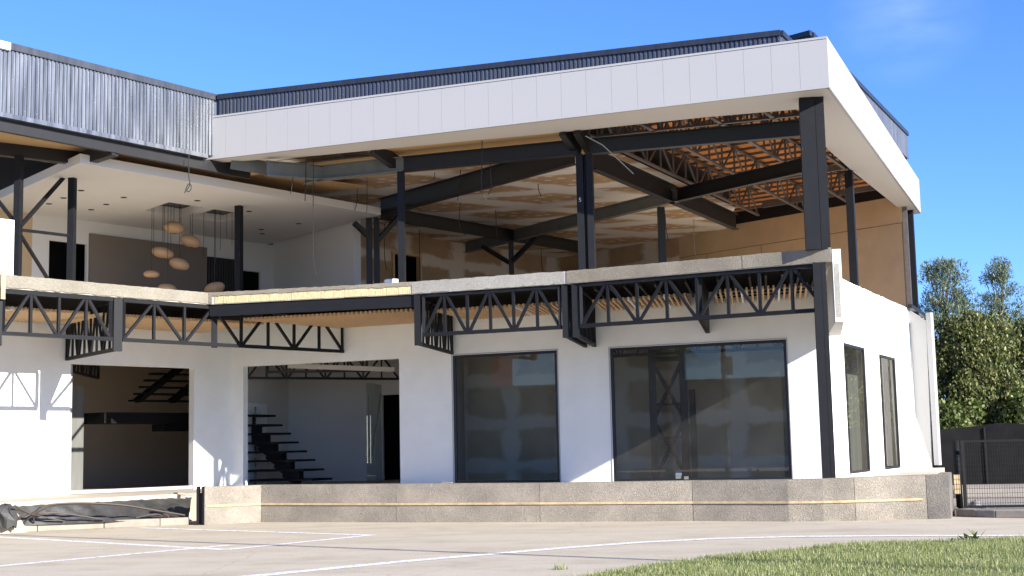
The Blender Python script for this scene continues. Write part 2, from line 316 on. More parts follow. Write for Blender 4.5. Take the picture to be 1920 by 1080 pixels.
MT['leaf_grey'] = leaf_mat('silvery_feather_leaf', (0.07, 0.10, 0.05), (0.12, 0.16, 0.085), (0.20, 0.24, 0.14))
MT['palmleaf'] = leaf_mat('palm_frond_leaf', (0.03, 0.05, 0.02), (0.06, 0.09, 0.03), (0.14, 0.13, 0.06))
MT['grass'] = leaf_mat('lawn_blade', (0.10, 0.145, 0.03), (0.25, 0.30, 0.085), (0.56, 0.52, 0.28), tr=0.35, rough=0.45)
MT['grassbase'] = plain('lawn_earth', (0.13, 0.15, 0.05), 0.95, c2=(0.09, 0.09, 0.04), scale=6, bump=0.6, bscale=40)
MT['tarp'] = plain('black_plastic_sheet', (0.060, 0.058, 0.054), 0.62, c2=(0.025, 0.025, 0.024), scale=3, bump=0.9, bscale=5)
# ---------------------------------------------------------------- mesh builder
class MB:
    def __init__(s): s.v = []; s.f = []
    def quad(s, *p):
        n = len(s.v); s.v += [tuple(q) for q in p]; s.f.append(tuple(range(n, n + len(p)))); return s
    def box(s, c, sx, sy, z0, z1, a=90.0):      # a: heading of the sx side
        u, v = az(a), az(a - 90)
        c = Vector((c[0], c[1], 0)); n = len(s.v)
        for z in (z0, z1):
            for (i, j) in ((-1, -1), (1, -1), (1, 1), (-1, 1)):
                p = c + u * (i * sx / 2) + v * (j * sy / 2); s.v.append((p.x, p.y, z))
        s.f += [(n, n + 3, n + 2, n + 1), (n + 4, n + 5, n + 6, n + 7)] + [(n + i, n + (i + 1) % 4, n + 4 + (i + 1) % 4, n + 4 + i) for i in range(4)]
        return s
    def bar(s, p, q, w, h=None, up=Vector((0, 0, 1))):  # box round the line p-q
        p, q = Vector(p), Vector(q); h = h or w; d = (q - p).normalized()
        if abs(d.dot(up)) > 0.98: up = Vector((0, 1, 0))
        sd_ = d.cross(up).normalized(); u = sd_.cross(d); n = len(s.v)
        for e in (p, q):
            for (i, j) in ((-1, -1), (1, -1), (1, 1), (-1, 1)):
                s.v.append(tuple(e + sd_ * (i * w / 2) + u * (j * h / 2)))
        s.f += [(n, n + 3, n + 2, n + 1), (n + 4, n + 5, n + 6, n + 7)] + [(n + i, n + (i + 1) % 4, n + 4 + (i + 1) % 4, n + 4 + i) for i in range(4)]
        return s
    def ibeam(s, p, q, w, h, tf=0.022, tw=0.02):    # p,q on the bottom centre line
        p, q = Vector(p), Vector(q); up = Vector((0, 0, 1))
        s.bar(p + up * tf / 2, q + up * tf / 2, w, tf); s.bar(p + up * (h - tf / 2), q + up * (h - tf / 2), w, tf)
        s.bar(p + up * (h / 2), q + up * (h / 2), tw, h - 2 * tf - 0.001); return s
    def prism(s, poly, z0, z1):
        n = len(s.v); k = len(poly)
        ar = sum(poly[i][0] * poly[(i + 1) % k][1] - poly[(i + 1) % k][0] * poly[i][1] for i in range(k))
        if ar < 0: poly = list(reversed(poly))
        for z in (z0, z1): s.v += [(p[0], p[1], z) for p in poly]
        s.f.append(tuple(n + i for i in reversed(range(k)))); s.f.append(tuple(n + k + i for i in range(k)))
        s.f += [(n + i, n + (i + 1) % k, n + k + (i + 1) % k, n + k + i) for i in range(k)]
        return s
    def tube(s, pts, r, seg=6, r2=None):
        pts = [Vector(p) for p in pts]; n0 = len(s.v); k = len(pts)
        for i, p in enumerate(pts):
            d = (pts[min(i + 1, k - 1)] - pts[max(i - 1, 0)]).normalized()
            up = Vector((0, 0, 1)) if abs(d.z) < 0.95 else Vector((0, 1, 0))
            a = d.cross(up).normalized(); b = a.cross(d)
            rr = r if r2 is None else r + (r2 - r) * i / (k - 1)
            for j in range(seg):
                t = 2 * pi * j / seg; s.v.append(tuple(p + a * (rr * cos(t)) + b * (rr * sin(t))))
        for i in range(k - 1):
            for j in range(seg):
                a0 = n0 + i * seg; s.f.append((a0 + j, a0 + (j + 1) % seg, a0 + seg + (j + 1) % seg, a0 + seg + j))
        s.f.append(tuple(n0 + j for j in reversed(range(seg)))); s.f.append(tuple(n0 + (k - 1) * seg + j for j in range(seg)))
        return s
    def lathe(s, c, prof, seg=20, squash=1.0):     # prof: (r, z)
        n0 = len(s.v)
        for (r, z) in prof:
            for j in range(seg):
                t = 2 * pi * j / seg; s.v.append((c[0] + r * cos(t), c[1] + r * sin(t) * squash, c[2] + z))
        for i in range(len(prof) - 1):
            for j in range(seg):
                a0 = n0 + i * seg; s.f.append((a0 + j, a0 + (j + 1) % seg, a0 + seg + (j + 1) % seg, a0 + seg + j))
        return s
    def build(s, name, mat, parent=None, smooth=False, bevel=0.0, loc=None):
        me = bpy.data.meshes.new(name)
        vs = s.v
        if loc is not None: vs = [(x - loc[0], y - loc[1], z - loc[2]) for x, y, z in vs]
        me.from_pydata(vs, [], s.f); me.materials.append(MT[mat] if isinstance(mat, str) else mat)
        if smooth:
            for p in me.polygons: p.use_smooth = True
        me.update()
        o = bpy.data.objects.new(name, me); COL.objects.link(o)
        if loc is not None: o.location = loc
        if parent is not None:
            o.parent = parent
            pl = WLOC.get(parent.name, Vector((0, 0, 0)))
            o.location = Vector(loc if loc is not None else (0, 0, 0)) - pl
            WLOC[o.name] = Vector(loc if loc is not None else (0, 0, 0))
        else:
            WLOC[o.name] = Vector(loc if loc is not None else (0, 0, 0))
        if bevel:
            bv = o.modifiers.new('bevel', 'BEVEL'); bv.width = bevel; bv.segments = 2; bv.limit_method = 'ANGLE'
        return o
WLOC = {}
def tag(o, label, cat, group=None):
    o['label'] = label; o['category'] = cat
    if group: o['group'] = group
    return o
def thing(name, label, cat, loc=(0, 0, 0), group=None):
    o = bpy.data.objects.new(name, None); COL.objects.link(o); o.location = loc; WLOC[o.name] = Vector(loc)
    return tag(o, label, cat, group)
def struct(o, kind='structure'):
    o['kind'] = kind; return o
def wall(name, p, a, length, z0, z1, th, holes, mat, parent, back=1, s0=0.0):
    """upright wall from p along heading a; thickness goes to back side; holes: (s0,s1,z0,z1)"""
    u = az(a); n = az(a - 90) * th * back
    ss = sorted({s0, length, *[h[0] for h in holes], *[h[1] for h in holes]})
    zs = sorted({z0, z1, *[h[2] for h in holes], *[h[3] for h in holes]})
    ss = [x for x in ss if s0 <= x <= length]; zs = [x for x in zs if z0 <= x <= z1]
    def solid(i, j):
        if i < 0 or j < 0 or i >= len(ss) - 1 or j >= len(zs) - 1: return False
        sc, zc = (ss[i] + ss[i + 1]) / 2, (zs[j] + zs[j + 1]) / 2
        return not any(h[0] < sc < h[1] and h[2] < zc < h[3] for h in holes)
    m = MB()
    P = lambda s_, z_, k: Vector((p[0], p[1], z_)) + u * s_ + n * k
    for i in range(len(ss) - 1):
        for j in range(len(zs) - 1):
            if not solid(i, j): continue
            a0, a1, b0, b1 = ss[i], ss[i + 1], zs[j], zs[j + 1]
            m.quad(P(a0, b0, 0), P(a1, b0, 0), P(a1, b1, 0), P(a0, b1, 0))
            m.quad(P(a0, b0, 1), P(a0, b1, 1), P(a1, b1, 1), P(a1, b0, 1))
            if not solid(i - 1, j): m.quad(P(a0, b0, 0), P(a0, b1, 0), P(a0, b1, 1), P(a0, b0, 1))
            if not solid(i + 1, j): m.quad(P(a1, b0, 0), P(a1, b0, 1), P(a1, b1, 1), P(a1, b1, 0))
            if not solid(i, j - 1): m.quad(P(a0, b0, 0), P(a0, b0, 1), P(a1, b0, 1), P(a1, b0, 0))
            if not solid(i, j + 1): m.quad(P(a0, b1, 0), P(a1, b1, 0), P(a1, b1, 1), P(a0, b1, 1))
    return m.build(name, mat, parent)
def sproj(P, p, a):
    return (Vector((P[0], P[1], 0)) - Vector((p[0], p[1], 0))).dot(az(a))
# ================================================================ GROUND
gm = MB(); gm.quad((-400, -200, 0), (400, -200, 0), (400, 700, 0), (-400, 700, 0))
struct(gm.build('pavement', 'ground'))
LINES = [[(-60, 1004), (425, 1031)], [(-60, 1067), (430, 1022.5)], [(262, 990), (700, 1004)], [(425, 1031), (700, 1003.5)],
         [(440, 1084), (760, 1053), (1050, 1028.5), (1200, 1017.5), (1340, 1010.5), (1500, 1006.5), (1700, 1005), (1960, 1004.5)]]
lm = MB()
for L in LINES:
    P = [Z(x, y, 0) for x, y in L]
    for i in range(len(P) - 1):
        d = (P[i + 1] - P[i]).normalized(); n = Vector((-d.y, d.x, 0)) * (0.14 if len(L) > 2 else 0.10)
        a_, b_ = P[i] - d * (0.02 if i else 0), P[i + 1] + d * 0.02
        z = 0.004 + 0.0006 * (LINES.index(L) + i * 0.3)
        lm.quad(V3(a_ - n, z), V3(b_ - n, z), V3(b_ + n, z), V3(a_ + n, z))
struct(lm.build('road_marking', 'paint'))
# ================================================================ BUILDING FRAME LINES
FA = 113.5; FP = Z(1093, 652, 4.03)                 # front wall line
WA = 40.0; WP = Z(124, 674, 4.03)                   # wing wall line
SA = 26.0
CORN = PL(1550, 630, FP, FA); CORN.z = 0            # right front corner of the ground floor
INN = isect(FP, FA, WP, WA)                         # inner corner of front and wing walls
S = [Vector((6.56, 27.78, 0)), Vector((1.205, 30.63, 0)), Vector((-2.35, 32.03, 0)), Vector((-7.46, 33.30, 0))]
SW = S[3] - az(WA) * 9.5                            # far left end of the wing slab
FL = 0.66; ST = 5.51; SB = 5.23; TB = 4.2
B = thing('commercial_building', 'white two-storey commercial building under construction with open upper floor and black steel frame', 'building', (0, 34, 0))
def part(mb, name, mat, smooth=False, bevel=0.0, parent=None):
    return mb.build(name, mat, parent or B, smooth, bevel)
# ground floor slab / terrace
ext = isect(S[0] + az(10) * 0.3, FA, CORN, SA)
right_far = CORN + az(SA) * 14.2
T0 = Z(-160, 950, FL)
terr = [T0, Z(358, 925, FL), Z(386, 922, FL), Vector((-5.6, 32.35, 0)), Vector((-2.6, 31.2, 0)), Vector((0.5, 30.05, 0)), Vector((3.7, 29.15, 0)), Vector((5.5, 28.15, 0)), Vector((6.7, 27.9, 0)),
        Vector((7.75, 28.0, 0)), Vector((8.35, 28.3, 0)), right_far + az(116) * 0.3, right_far, right_far + az(-64) * 22, INN - az(WA) * 13 + az(-50) * 8]
part(MB().prism([(p.x, p.y) for p in terr], 0.0, FL), 'ground_floor_slab', 'terrace')
# ---- front wall
fs = lambda x, y=800: sproj(PL(x, y, FP, FA), INN, FA)
flen = (CORN - INN).length
door2 = (fs(456, 800), fs(749.5, 790), FL, 4.0)
win1 = (fs(850.5), fs(1047.5), 0.70, 4.005)
win2 = (fs(1147.5), fs(1481), 0.70, 3.985)
wall('front_wall', INN, FA, flen, 0.3, SB - 0.002, 0.22, [door2, win1, win2], 'stucco', B)
# ---- wing wall
ws = lambda x, y=800: sproj(PL(x, y, WP, WA), INN, WA)
door1 = (ws(131, 800), ws(363.5, 800), FL, 3.93)
w0 = -13.0
wall('wing_wall', INN, WA, 0.0, 0.3, SB - 0.002, 0.22, [door1], 'stucco', B, s0=w0)
# ---- side wall (two slim windows)
ss_ = lambda x, y=780: sproj(PL(x, y, CORN, SA), CORN, SA)
sw1 = (ss_(1588), ss_(1628), 0.78, 3.96); sw2 = (ss_(1654), ss_(1684.5), 0.78, 3.90)
SLEN = 13.6
wall('side_wall', CORN, SA, SLEN, 0.3, 5.50, 0.22, [sw1, sw2], 'stucco', B)
# rough render along the top of the side wall
rm = MB(); random.seed(3); u = az(SA); n = az(SA - 90)
prev = None; s = 0.3
while s < 10.9:
    h = 5.50 + 0.02 + 0.03 * random.random()
    rm.bar(V3(CORN + u * s + n * 0.11, (5.5 + h) / 2), V3(CORN + u * (s + 0.28) + n * 0.11, (5.5 + h) / 2), 0.216, h - 5.5); s += 0.28 + 0.1 * random.random()
part(rm, 'render_edge', 'stucco')
# projecting upper end of the side wall, from slab corner back to the wall
q0 = S[0] + az(100) * 0.02; q1 = CORN + az(100) * 0.02
part(MB().prism([(p.x, p.y) for p in (q0, q0 + az(100) * 0.17, q1 + az(100) * 0.30, q1)], 4.0, 5.49), 'wall_return', 'stucco')
# grey untreated face of the return
part(MB().prism([(p.x, p.y) for p in (q0 + az(100) * 0.015 + az(190) * 0.004, q0 + az(100) * 0.125 + az(190) * 0.004, q0 + az(100) * 0.125 + az(10) * 0.01, q0 + az(100) * 0.015 + az(10) * 0.01)], 4.08, 5.2), 'bare_render_face', 'slab2')
# added fin, turned from the sun to shape the shaded side wall end
fp = PL(1709, 690, CORN, SA); fa = 134
f1, f2, f3, f4 = PL(1703.5, 581, fp, fa), PL(1716, 780, fp, fa), PL(1747, 872, fp, fa), PL(1736, 601, fp, fa)
fm = MB(); off = az(fa - 90) * 0.05
fm.quad(f1, f2, f3, f4); fm.quad(f1 + off, f4 + off, f3 + off, f2 + off)
for a_, b_ in ((f1, f2), (f2, f3), (f3, f4), (f4, f1)): fm.quad(a_, a_ + off, b_ + off, b_)
part(fm, 'added_shade_fin', 'fascia')
e1 = PL(1742, 600, fp, fa); 
part(MB().box((e1 + az(fa) * 0.02), 0.16, 0.16, 0.8, 5.35, fa), 'corner_trim', 'fascia')
# ---- doors, windows
def win(name, p, a, h, parent, glass=True, fw=0.07, mull=None):
    s0_, s1_, z0_, z1_ = h; u = az(a); n = az(a - 90); c = 0.07
    m = MB(); o = V3(p, 0) + n * 0.05
    m.bar(o + u * (s0_ + fw / 2) + Vector((0, 0, z0_)), o + u * (s0_ + fw / 2) + Vector((0, 0, z1_)), c, fw, up=u) if False else None
    def vb(s_, w_): m.box(o + u * s_, w_, c, z0_ + 0.001, z1_ - 0.001, a)
    vb(s0_ + fw / 2 + 0.001, fw); vb(s1_ - fw / 2 - 0.001, fw)
    def hb(z, h_): m.bar(V3(o + u * (s0_ + fw), z), V3(o + u * (s1_ - fw), z), c, h_)
    hb(z0_ + fw / 2 + 0.001, fw); hb(z1_ - fw / 2 - 0.001, fw)
    f = m.build(name, 'aluframe', parent)
    if glass:
        g = MB(); q = o
        g.quad(V3(q + u * (s0_ + fw), z0_ + fw), V3(q + u * (s1_ - fw), z0_ + fw), V3(q + u * (s1_ - fw), z1_ - fw), V3(q + u * (s0_ + fw), z1_ - fw))
        g.build('pane', 'glass', f)
    return f
win('window', INN, FA, win1, B); win('window', INN, FA, win2, B)
win('window', CORN, SA, sw1, B, fw=0.06); win('window', CORN, SA, sw2, B, fw=0.06)
# pale render bead round the big windows
for h in (win1, win2):
    m = MB(); u = az(FA); o = V3(INN, 0) - az(FA - 90) * 0.004
    for s_ in (h[0] - 0.02, h[1] + 0.02): m.box(o + u * s_, 0.02, 0.02, h[2], h[3] + 0.03, FA)
    m.bar(V3(o + u * (h[0] - 0.03), h[3] + 0.02), V3(o + u * (h[1] + 0.03), h[3] + 0.02), 0.02, 0.02)
    part(m, 'window_bead', 'fascia')
# metal threshold and jamb of the left opening
m = MB(); u = az(WA); n = az(WA - 90); o = V3(INN, 0)
m.bar(V3(o + u * (door1[0]) + n * 0.1, FL + 0.05), V3(o + u * door1[1] + n * 0.1, FL + 0.05), 0.08, 0.09)
m.box(o + u * (door1[0] + 0.05) + n * 0.12, 0.1, 0.08, FL + 0.1, 3.9, WA)
part(m, 'door_frame', 'fascia')
# ================================================================ FLOOR SLAB
back = [Vector((12.2, 41.8, 0)), Vector((12.6, 45.5, 0)), Vector((2, 58, 0)), Vector((-12, 52, 0)), Vector((-22, 38, 0))]
slab_poly = [S[0], S[1], S[2], S[3], SW] + [SW + az(-50) * 12] + back[::-1] + [CORN + az(SA) * 9.9 + az(-64) * 0.1, CORN + az(-64) * 0.23 + az(SA) * 0.3]
slab_poly = [(p.x, p.y) for p in slab_poly]
part(MB().prism(slab_poly, SB, ST), 'floor_slab', 'floor')
def edge_skin(a_, b_, z0, z1, name, mat, t=0.02, side=1):
    d = (b_ - a_).normalized(); n = Vector((d.y, -d.x, 0)) * t * side
    return part(MB().prism([(p.x, p.y) for p in (a_, b_, b_ + n, a_ + n)], z0, z1), name, mat)
# smoother concrete edge bays
def outn(a_, b_):
    d = (b_ - a_).normalized(); n = Vector((d.y, -d.x, 0))
    return n if n.y < 0 or (abs(n.y) < .5 and n.x > 0) else -n
def skin(a_, b_, z0, z1, name, mat, t=0.02, rough=0.0, seed=1):
    n = outn(a_, b_); random.seed(seed)
    L = (b_ - a_).length; k = max(1, int(L / 0.09)) if rough else 1
    m = MB(); d = (b_ - a_) / k
    top = [z1 + (random.random() - 0.5) * rough * 0.6 for _ in range(k + 1)]; bot = [z0 + (random.random() - 0.5) * rough for _ in range(k + 1)]
    for i in range(k):
        p, q = a_ + d * i, a_ + d * (i + 1)
        m.quad(V3(p + n * t, bot[i]), V3(q + n * t, bot[i + 1]), V3(q + n * t, top[i + 1]), V3(p + n * t, top[i]))
        m.quad(V3(p + n * t, top[i]), V3(q + n * t, top[i + 1]), V3(q - n * 0.15, top[i + 1]), V3(p - n * 0.15, top[i]))
        m.quad(V3(p + n * t, bot[i]), V3(p, bot[i]), V3(q, bot[i + 1]), V3(q + n * t, bot[i + 1]))
    for p, i in ((a_, 0), (b_, k)):
        m.quad(V3(p, bot[i]), V3(p + n * t, bot[i]), V3(p + n * t, top[i]), V3(p, top[i]))
    return part(m, name, mat)
SP = lambda x, i, z=5.4: (lambda r: Vector((r.x, r.y, 0)))(PL(x, 520, S[i], az(S[i], S[i + 1])))
skin(S[0], SP(1394, 0), SB + 0.012, ST + 0.012, 'slab_edge', 'slab', 0.03, 0.025, 2)
skin(SP(1394, 0) , SP(1064, 0), SB + 0.012, ST + 0.010, 'slab_edge', 'slab', 0.024, 0.022, 3)
skin(SP(1059, 1), S[2], SB + 0.012, ST + 0.012, 'slab_edge', 'slab2', 0.03, 0.03, 4)
skin(S[2], SP(398, 2), 5.43, ST + 0.012, 'slab_edge', 'slab', 0.03, 0.03, 5)
skin(SP(398, 2), S[3], SB + 0.012, ST + 0.012, 'slab_edge', 'slab', 0.03, 0.01, 6)
skin(S[3], SW, SB + 0.02, ST + 0.012, 'slab_edge', 'slab3', 0.03, 0.018, 7)
random.seed(11)
# foam core blocks showing in the broken slab edge
fm = MB(); a_, b_ = SP(770, 2), SP(403, 2); L = (b_ - a_).length; n_ = outn(a_, b_); d = (b_ - a_).normalized(); s = 0
while s < L - 0.02:
    w_ = min(random.choice((0.12, 0.45, 0.5, 0.3, 0.6)), L - s)
    t_ = 0.008 + 0.012 * random.random()
    p, q = a_ + d * (s + 0.004), a_ + d * (s + w_ - 0.004)
    fm.prism([(v.x, v.y) for v in (p, q, q + n_ * t_, p + n_ * t_)], 5.245, 5.425 - 0.012 * random.random()); s += w_
part(fm, 'foam_core', 'foam')
# ================================================================ EDGE STEEL
def truss(name, a_, b_, zb, zt, panels, mat, chord=0.07, web=0.045, start_bottom=True, ends=0.07, webchild=True):
    m = MB(); u = (b_ - a_).normalized()
    m.bar(V3(a_, zt - chord / 2), V3(b_, zt - chord / 2), chord, chord)
    m.bar(V3(a_, zb + chord / 2), V3(b_, zb + chord / 2), chord, chord)
    m.bar(V3(a_ + u * ends / 2, zb + chord), V3(a_ + u * ends / 2, zt - chord), ends, chord * 0.96, up=Vector((0, 0, 1))); m.bar(V3(b_ - u * ends / 2, zb + chord), V3(b_ - u * ends / 2, zt - chord), ends, chord * 0.96)
    t = m.build(name, mat, B)
    L = (b_ - a_).length
    zz = (zb + chord, zt - chord)
    wm = []
    for i in range(panels):
        p, q = a_ + u * (L * i / panels), a_ + u * (L * (i + 1) / panels)
        lo = (i % 2 == 0) == start_bottom
        z0_, z1_ = (zz if lo else zz[::-1])
        e = u * 0.06
        wm.append((V3(p + e, z0_), V3(q - e, z1_)))
        if i: wm.append((V3(p, zz[0]), V3(p, zz[1])))
    if webchild:
        for k, (p, q) in enumerate(wm): MB().bar(p, q, web, web, up=Vector((u.x, u.y, 0)) if abs((q - p).normalized().z) > .98 else Vector((0, 0, 1))).build('web_strut', mat, t)
    else:
        w_ = MB()
        for p, q in wm: w_.bar(p, q, web, web)
        w_.build('web_strut', mat, t)
    return t
back_n = az(10.4)
# right bay truss and its end post
tr_a, tr_b = SP(1085, 0) + back_n * 0.06, SP(1547, 0) + back_n * 0.06
truss('edge_truss', tr_a, tr_b, TB + 0.02, SB, 8, 'steel', 0.085, 0.062)
# middle bay
tm_a, tm_b = SP(790, 1) + back_n * 0.06, SP(1050, 1) + back_n * 0.06
truss('edge_truss', tm_a, tm_b, TB + 0.02, SB, 6, 'steel', 0.085, 0.062)
# long channel under the left bay
ca, cb = SP(392, 2) + back_n * 0.05, SP(776, 2) + back_n * 0.05
m = MB(); m.bar(V3(ca, 5.085), V3(cb, 5.085), 0.02, 0.285); m.bar(V3(ca + back_n * 0.06, 4.955), V3(cb + back_n * 0.06, 4.955), 0.12, 0.02); m.bar(V3(ca + back_n * 0.06, 5.215), V3(cb + back_n * 0.06, 5.215), 0.12, 0.02)
part(m, 'edge_channel', 'steel')
# wing trusses
wn = az(-50) * 0.06
def WPT(x, y=600):
    r = PL(x, y, S[3], WA); return Vector((r.x, r.y, 0)) + wn
ta, tb = WPT(232), isect(S[3] + wn, WA, FP, FA)
truss('edge_truss', ta, V3(tb, 0) - az(WA) * 0.05, TB + 0.02, SB - 0.01, 8, 'steel', 0.085, 0.062)
truss('edge_truss', WPT(5), WPT(213), TB + 0.02, SB - 0.01, 4, 'steel', 0.085, 0.062)
truss('edge_truss', WPT(5) - az(WA) * 3.2, WPT(-2), TB + 0.02, SB - 0.01, 6, 'steel', 0.085, 0.062)
# cross trusses going back to the wall, each with a front plate
def cross(p, a, panels=8, zb=4.03, plate=0.15):
    e = isect(p, a, FP, FA) if a > -20 else isect(p, a, WP, WA)
    e = V3(e, 0) + az(a) * -0.01
    c1 = truss('cross_truss', p + az(a) * 0.12, e, zb, SB - 0.012, panels, 'steel', 0.08, 0.05, webchild=False)
    m = MB().box(p + az(a) * 0.06, plate, 0.1, zb - 0.01, SB - 0.004, a + 90)
    m.build('end_plate', 'steel', c1); return c1
cross(SP(781, 1) + az(100) * 0.0, 10.4); cross(SP(1058, 1), 10.2); cross(SP(1077, 0), 10.2)
cross(WPT(222) - wn, -36, 8, 4.0, 0.2)
cross(WPT(0) - wn, -36, 8, 4.0, 0.1)
part(MB().box(WPT(404) - wn * .3, .16, .03, 4.18, SB - .02, WA), 'gusset_plate', 'steel')
# solid cross beam
p = SP(1310, 0) + back_n * 0.12; e = V3(isect(p, 10.4, FP, FA), 0)
part(MB().bar(V3(p, 4.72), V3(e, 4.72), 0.10, 1.0), 'cross_beam', 'steel')
# deck joists under the slab (dark)
m = MB()
for i in range(16):
    p = S[0].lerp(S[1], 0.05 + i * 0.06) + az(10) * 0.5
    e = V3(isect(p, 10.4, FP, FA), 0)
    m.bar(V3(p, SB - 0.06), V3(e, SB - 0.06), 0.05, 0.118)
part(m, 'deck_joist', 'steel_in')
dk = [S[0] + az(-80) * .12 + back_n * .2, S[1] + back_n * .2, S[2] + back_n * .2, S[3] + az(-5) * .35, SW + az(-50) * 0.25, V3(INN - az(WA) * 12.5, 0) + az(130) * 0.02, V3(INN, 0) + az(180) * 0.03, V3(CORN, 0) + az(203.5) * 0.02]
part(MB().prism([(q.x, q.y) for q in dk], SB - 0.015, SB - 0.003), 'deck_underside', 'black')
# slatted timber ceiling under the overhang
def slats(pts_front, a0, a1, k, zt, length=None, wall_=(0, 0), wth=0.042, skip=()):
    m = MB(); wm = MB()
    for i in range(k):
        f = i / (k - 1); p = pts_front[0].lerp(pts_front[1], f); a = a0 + (a1 - a0) * f
        e = V3(isect(p, a, *wall_), 0); e = e - az(a) * 0.03
        L = (e - p).length
        if length and L > length: e = p + az(a) * length
        (wm if i in skip else m).bar(V3(p, zt - 0.065), V3(e, zt - 0.065), wth, 0.07)
    o = part(m, 'slatted_ceiling', 'timber')
    if skip: wm.build('light_strip', 'white', o)
    return o
slats((Z(778, 583.5, 4.9), Z(457, 601, 4.9)), 9, 36, 40, 5.0, None, (FP, FA))
slats((Z(1043, 571, 4.9), Z(818, 584.5, 4.9)), 9, 17, 27, 5.0, None, (FP, FA), skip=(9,))
slats((Z(1284, 555, 4.9), Z(1112, 567, 4.9)), 10, 10.5, 19, 5.0, None, (FP, FA), skip=(4, 11))
slats((Z(1513, 536, 4.9), Z(1340, 549, 4.9)), 11, 10, 18, 5.0, 2.9, (FP, FA), skip=(5, 12))
slats((WPT(-60) + az(-50) * 1.0, WPT(212) + az(-50) * 0.9), -46, -46, 34, 5.0, None, (WP, WA), skip=(15,))
slats((WPT(238) + az(-50) * 0.9, WPT(405) + az(-50) * 0.8), -46, -46, 26, 5.0, None, (WP, WA))
slats((WPT(410) + az(-50) * 0.8, WPT(520) + az(-50) * 0.5), -46, -46, 24, 5.0, None, (WP, WA))
# cross battens above the slats
m = MB()
for t_ in (0.35, 0.75):
    for (x0, x1, y0, y1) in ((1112, 1284, 567, 555), (1340, 1513, 549, 536)):
        p, q = Z(x0, y0, 5.03), Z(x1, y1, 5.03); pe, qe = V3(isect(p, 10.4, FP, FA), 5.03), V3(isect(q, 10.4, FP, FA), 5.03)
        m.bar(p.lerp(pe, t_), q.lerp(qe, t_), 0.04, 0.04)
part(m, 'ceiling_batten', 'steel_in')
# ================================================================ CORNER COLUMN
def hcol(c, wd, dp, z0, z1, a, mat, name='column', t=0.03):
    m = MB(); u, v = az(a), az(a - 90); c = Vector((c[0], c[1], 0))
    m.box(c, wd * 0.62, dp, z0, z1, a)
    m.box(c + u * (wd * 0.31 + wd * 0.19 + 0.003) + v * 0.01, wd * 0.36, dp * 0.9, z0, z1, a)
    return part(m, name, mat)
cc = Z(1551, 898, 0.83); cc = V3(cc, 0) + Vector((-0.10, 0.30, 0))
CC = cc
hcol(Z(1526, 466, ST) + az(10) * 0.22, 0.50, 0.34, ST - 0.01, 8.72, 100, 'steel')
c_low = Z(1551, 898, 0.83); hcol(V3(c_low, 0) + az(10) * 0.25 + az(100) * 0.0, 0.26, 0.3, 0.66, SB, 100, 'steel')
# ================================================================ UPPER FLOOR STEEL
def post(x, y, wd, ztop, name='post', mat='steel', zb=ST, inset=0.12, dp=None, p=None):
    c = p if p is not None else Z(x, y, ST) + az(10) * inset
    return part(MB().box(c, wd, dp or wd, zb, ztop, 100), name, mat)
BZ = 8.25; cz_ = 8.22
pc = Z(757, 322, BZ); post(754, 528, 0.155, BZ, p=PL(753, 430, pc, 100))
lettering_post = PL(1087, 381, Z(1083, 291, BZ), 100)
m = MB(); c = PL(1097, 400, Z(1083, 291, BZ), 100)
m.box(c + az(-80) * 0.085, 0.16, 0.3, ST, BZ, 100); m.box(c + az(100) * 0.135, 0.14, 0.3, ST, BZ, 100); m.box(c + az(100) * 0.03, 0.04, 0.12, ST, BZ, 100)
part(m, 'post', 'steel')
BZ = 8.25
def ib(pts, name='beam', mat='steel_in', w=0.2, h=0.36, z=BZ):
    m = MB()
    for i in range(len(pts) - 1): m.ibeam(V3(pts[i], z), V3(pts[i + 1], z), w, h)
    return part(m, name, mat)
Zb = lambda x, y, z=BZ: Z(x, y, z)
N1 = Zb(757, 322); N2 = Zb(1083, 291); N3 = Zb(1500, 256); N0 = Zb(603, 338)
ib([N1, N2]); ib([N2 + az(100) * .3, N3]); ib([N0, N1], mat='primer')
ib([Zb(572, 346), N0], mat='primer')
ib([Zb(500, 318, 8.4), N0], mat='primer', h=0.36)
part(MB().bar(Zb(433, 304, 8.66), Zb(540, 322, 8.5), .02, .34), 'beam', 'primer')
ib([Zb(1078, 308), Zb(714, 405)], h=0.5)
ib([Zb(1112, 318), Zb(1380, 431)], h=0.5)
ib([Zb(1549, 314.5), Zb(1271, 378)], h=0.36); ib([Zb(1271, 378), Zb(873, 474)], h=0.36, mat='primer')
ib([Zb(714, 411), Zb(1084, 472)])
for (x0, y0, x1, y1) in ((701, 284, 755, 315), (1056, 250, 1085, 282), (1082, 247, 1108, 282)): part(MB().bar(Z(x0, y0, 8.67) + Vector((0, 0, .1)), Z(x1, y1, 8.42), .16, .34), 'beam', 'steel_in')

# braces and interior posts
def bar_px(x0, y0, x1, y1, p, a, w_, name='brace', mat='steel_in', h=None):
    return part(MB().bar(PL(x0, y0, p, a), PL(x1, y1, p, a), w_, h or w_), name, mat)
P1 = Zb(700, 408); 
for (x0, x1) in ((687, 697), (701, 711.5)):
    p = PL((x0 + x1) / 2, 450, P1, 52); part(MB().box(p, 0.15, 0.2, ST, BZ, 90), 'post', 'steel_in')
bar_px(664, 418, 690, 442, P1, 52, 0.13); bar_px(752, 402, 707, 452, P1, 52, 0.13)
P2 = Zb(958, 455); part(MB().box(P2, 0.17, 0.17, ST, BZ, 90), 'post', 'steel_in')
bar_px(905, 462, 956, 493, P2, 130, 0.13); bar_px(1006, 444, 960, 490, P2, 130, 0.13)
P3 = Zb(1239, 389); part(MB().box(P3, 0.2, 0.2, ST, BZ, 90), 'post', 'steel_in')
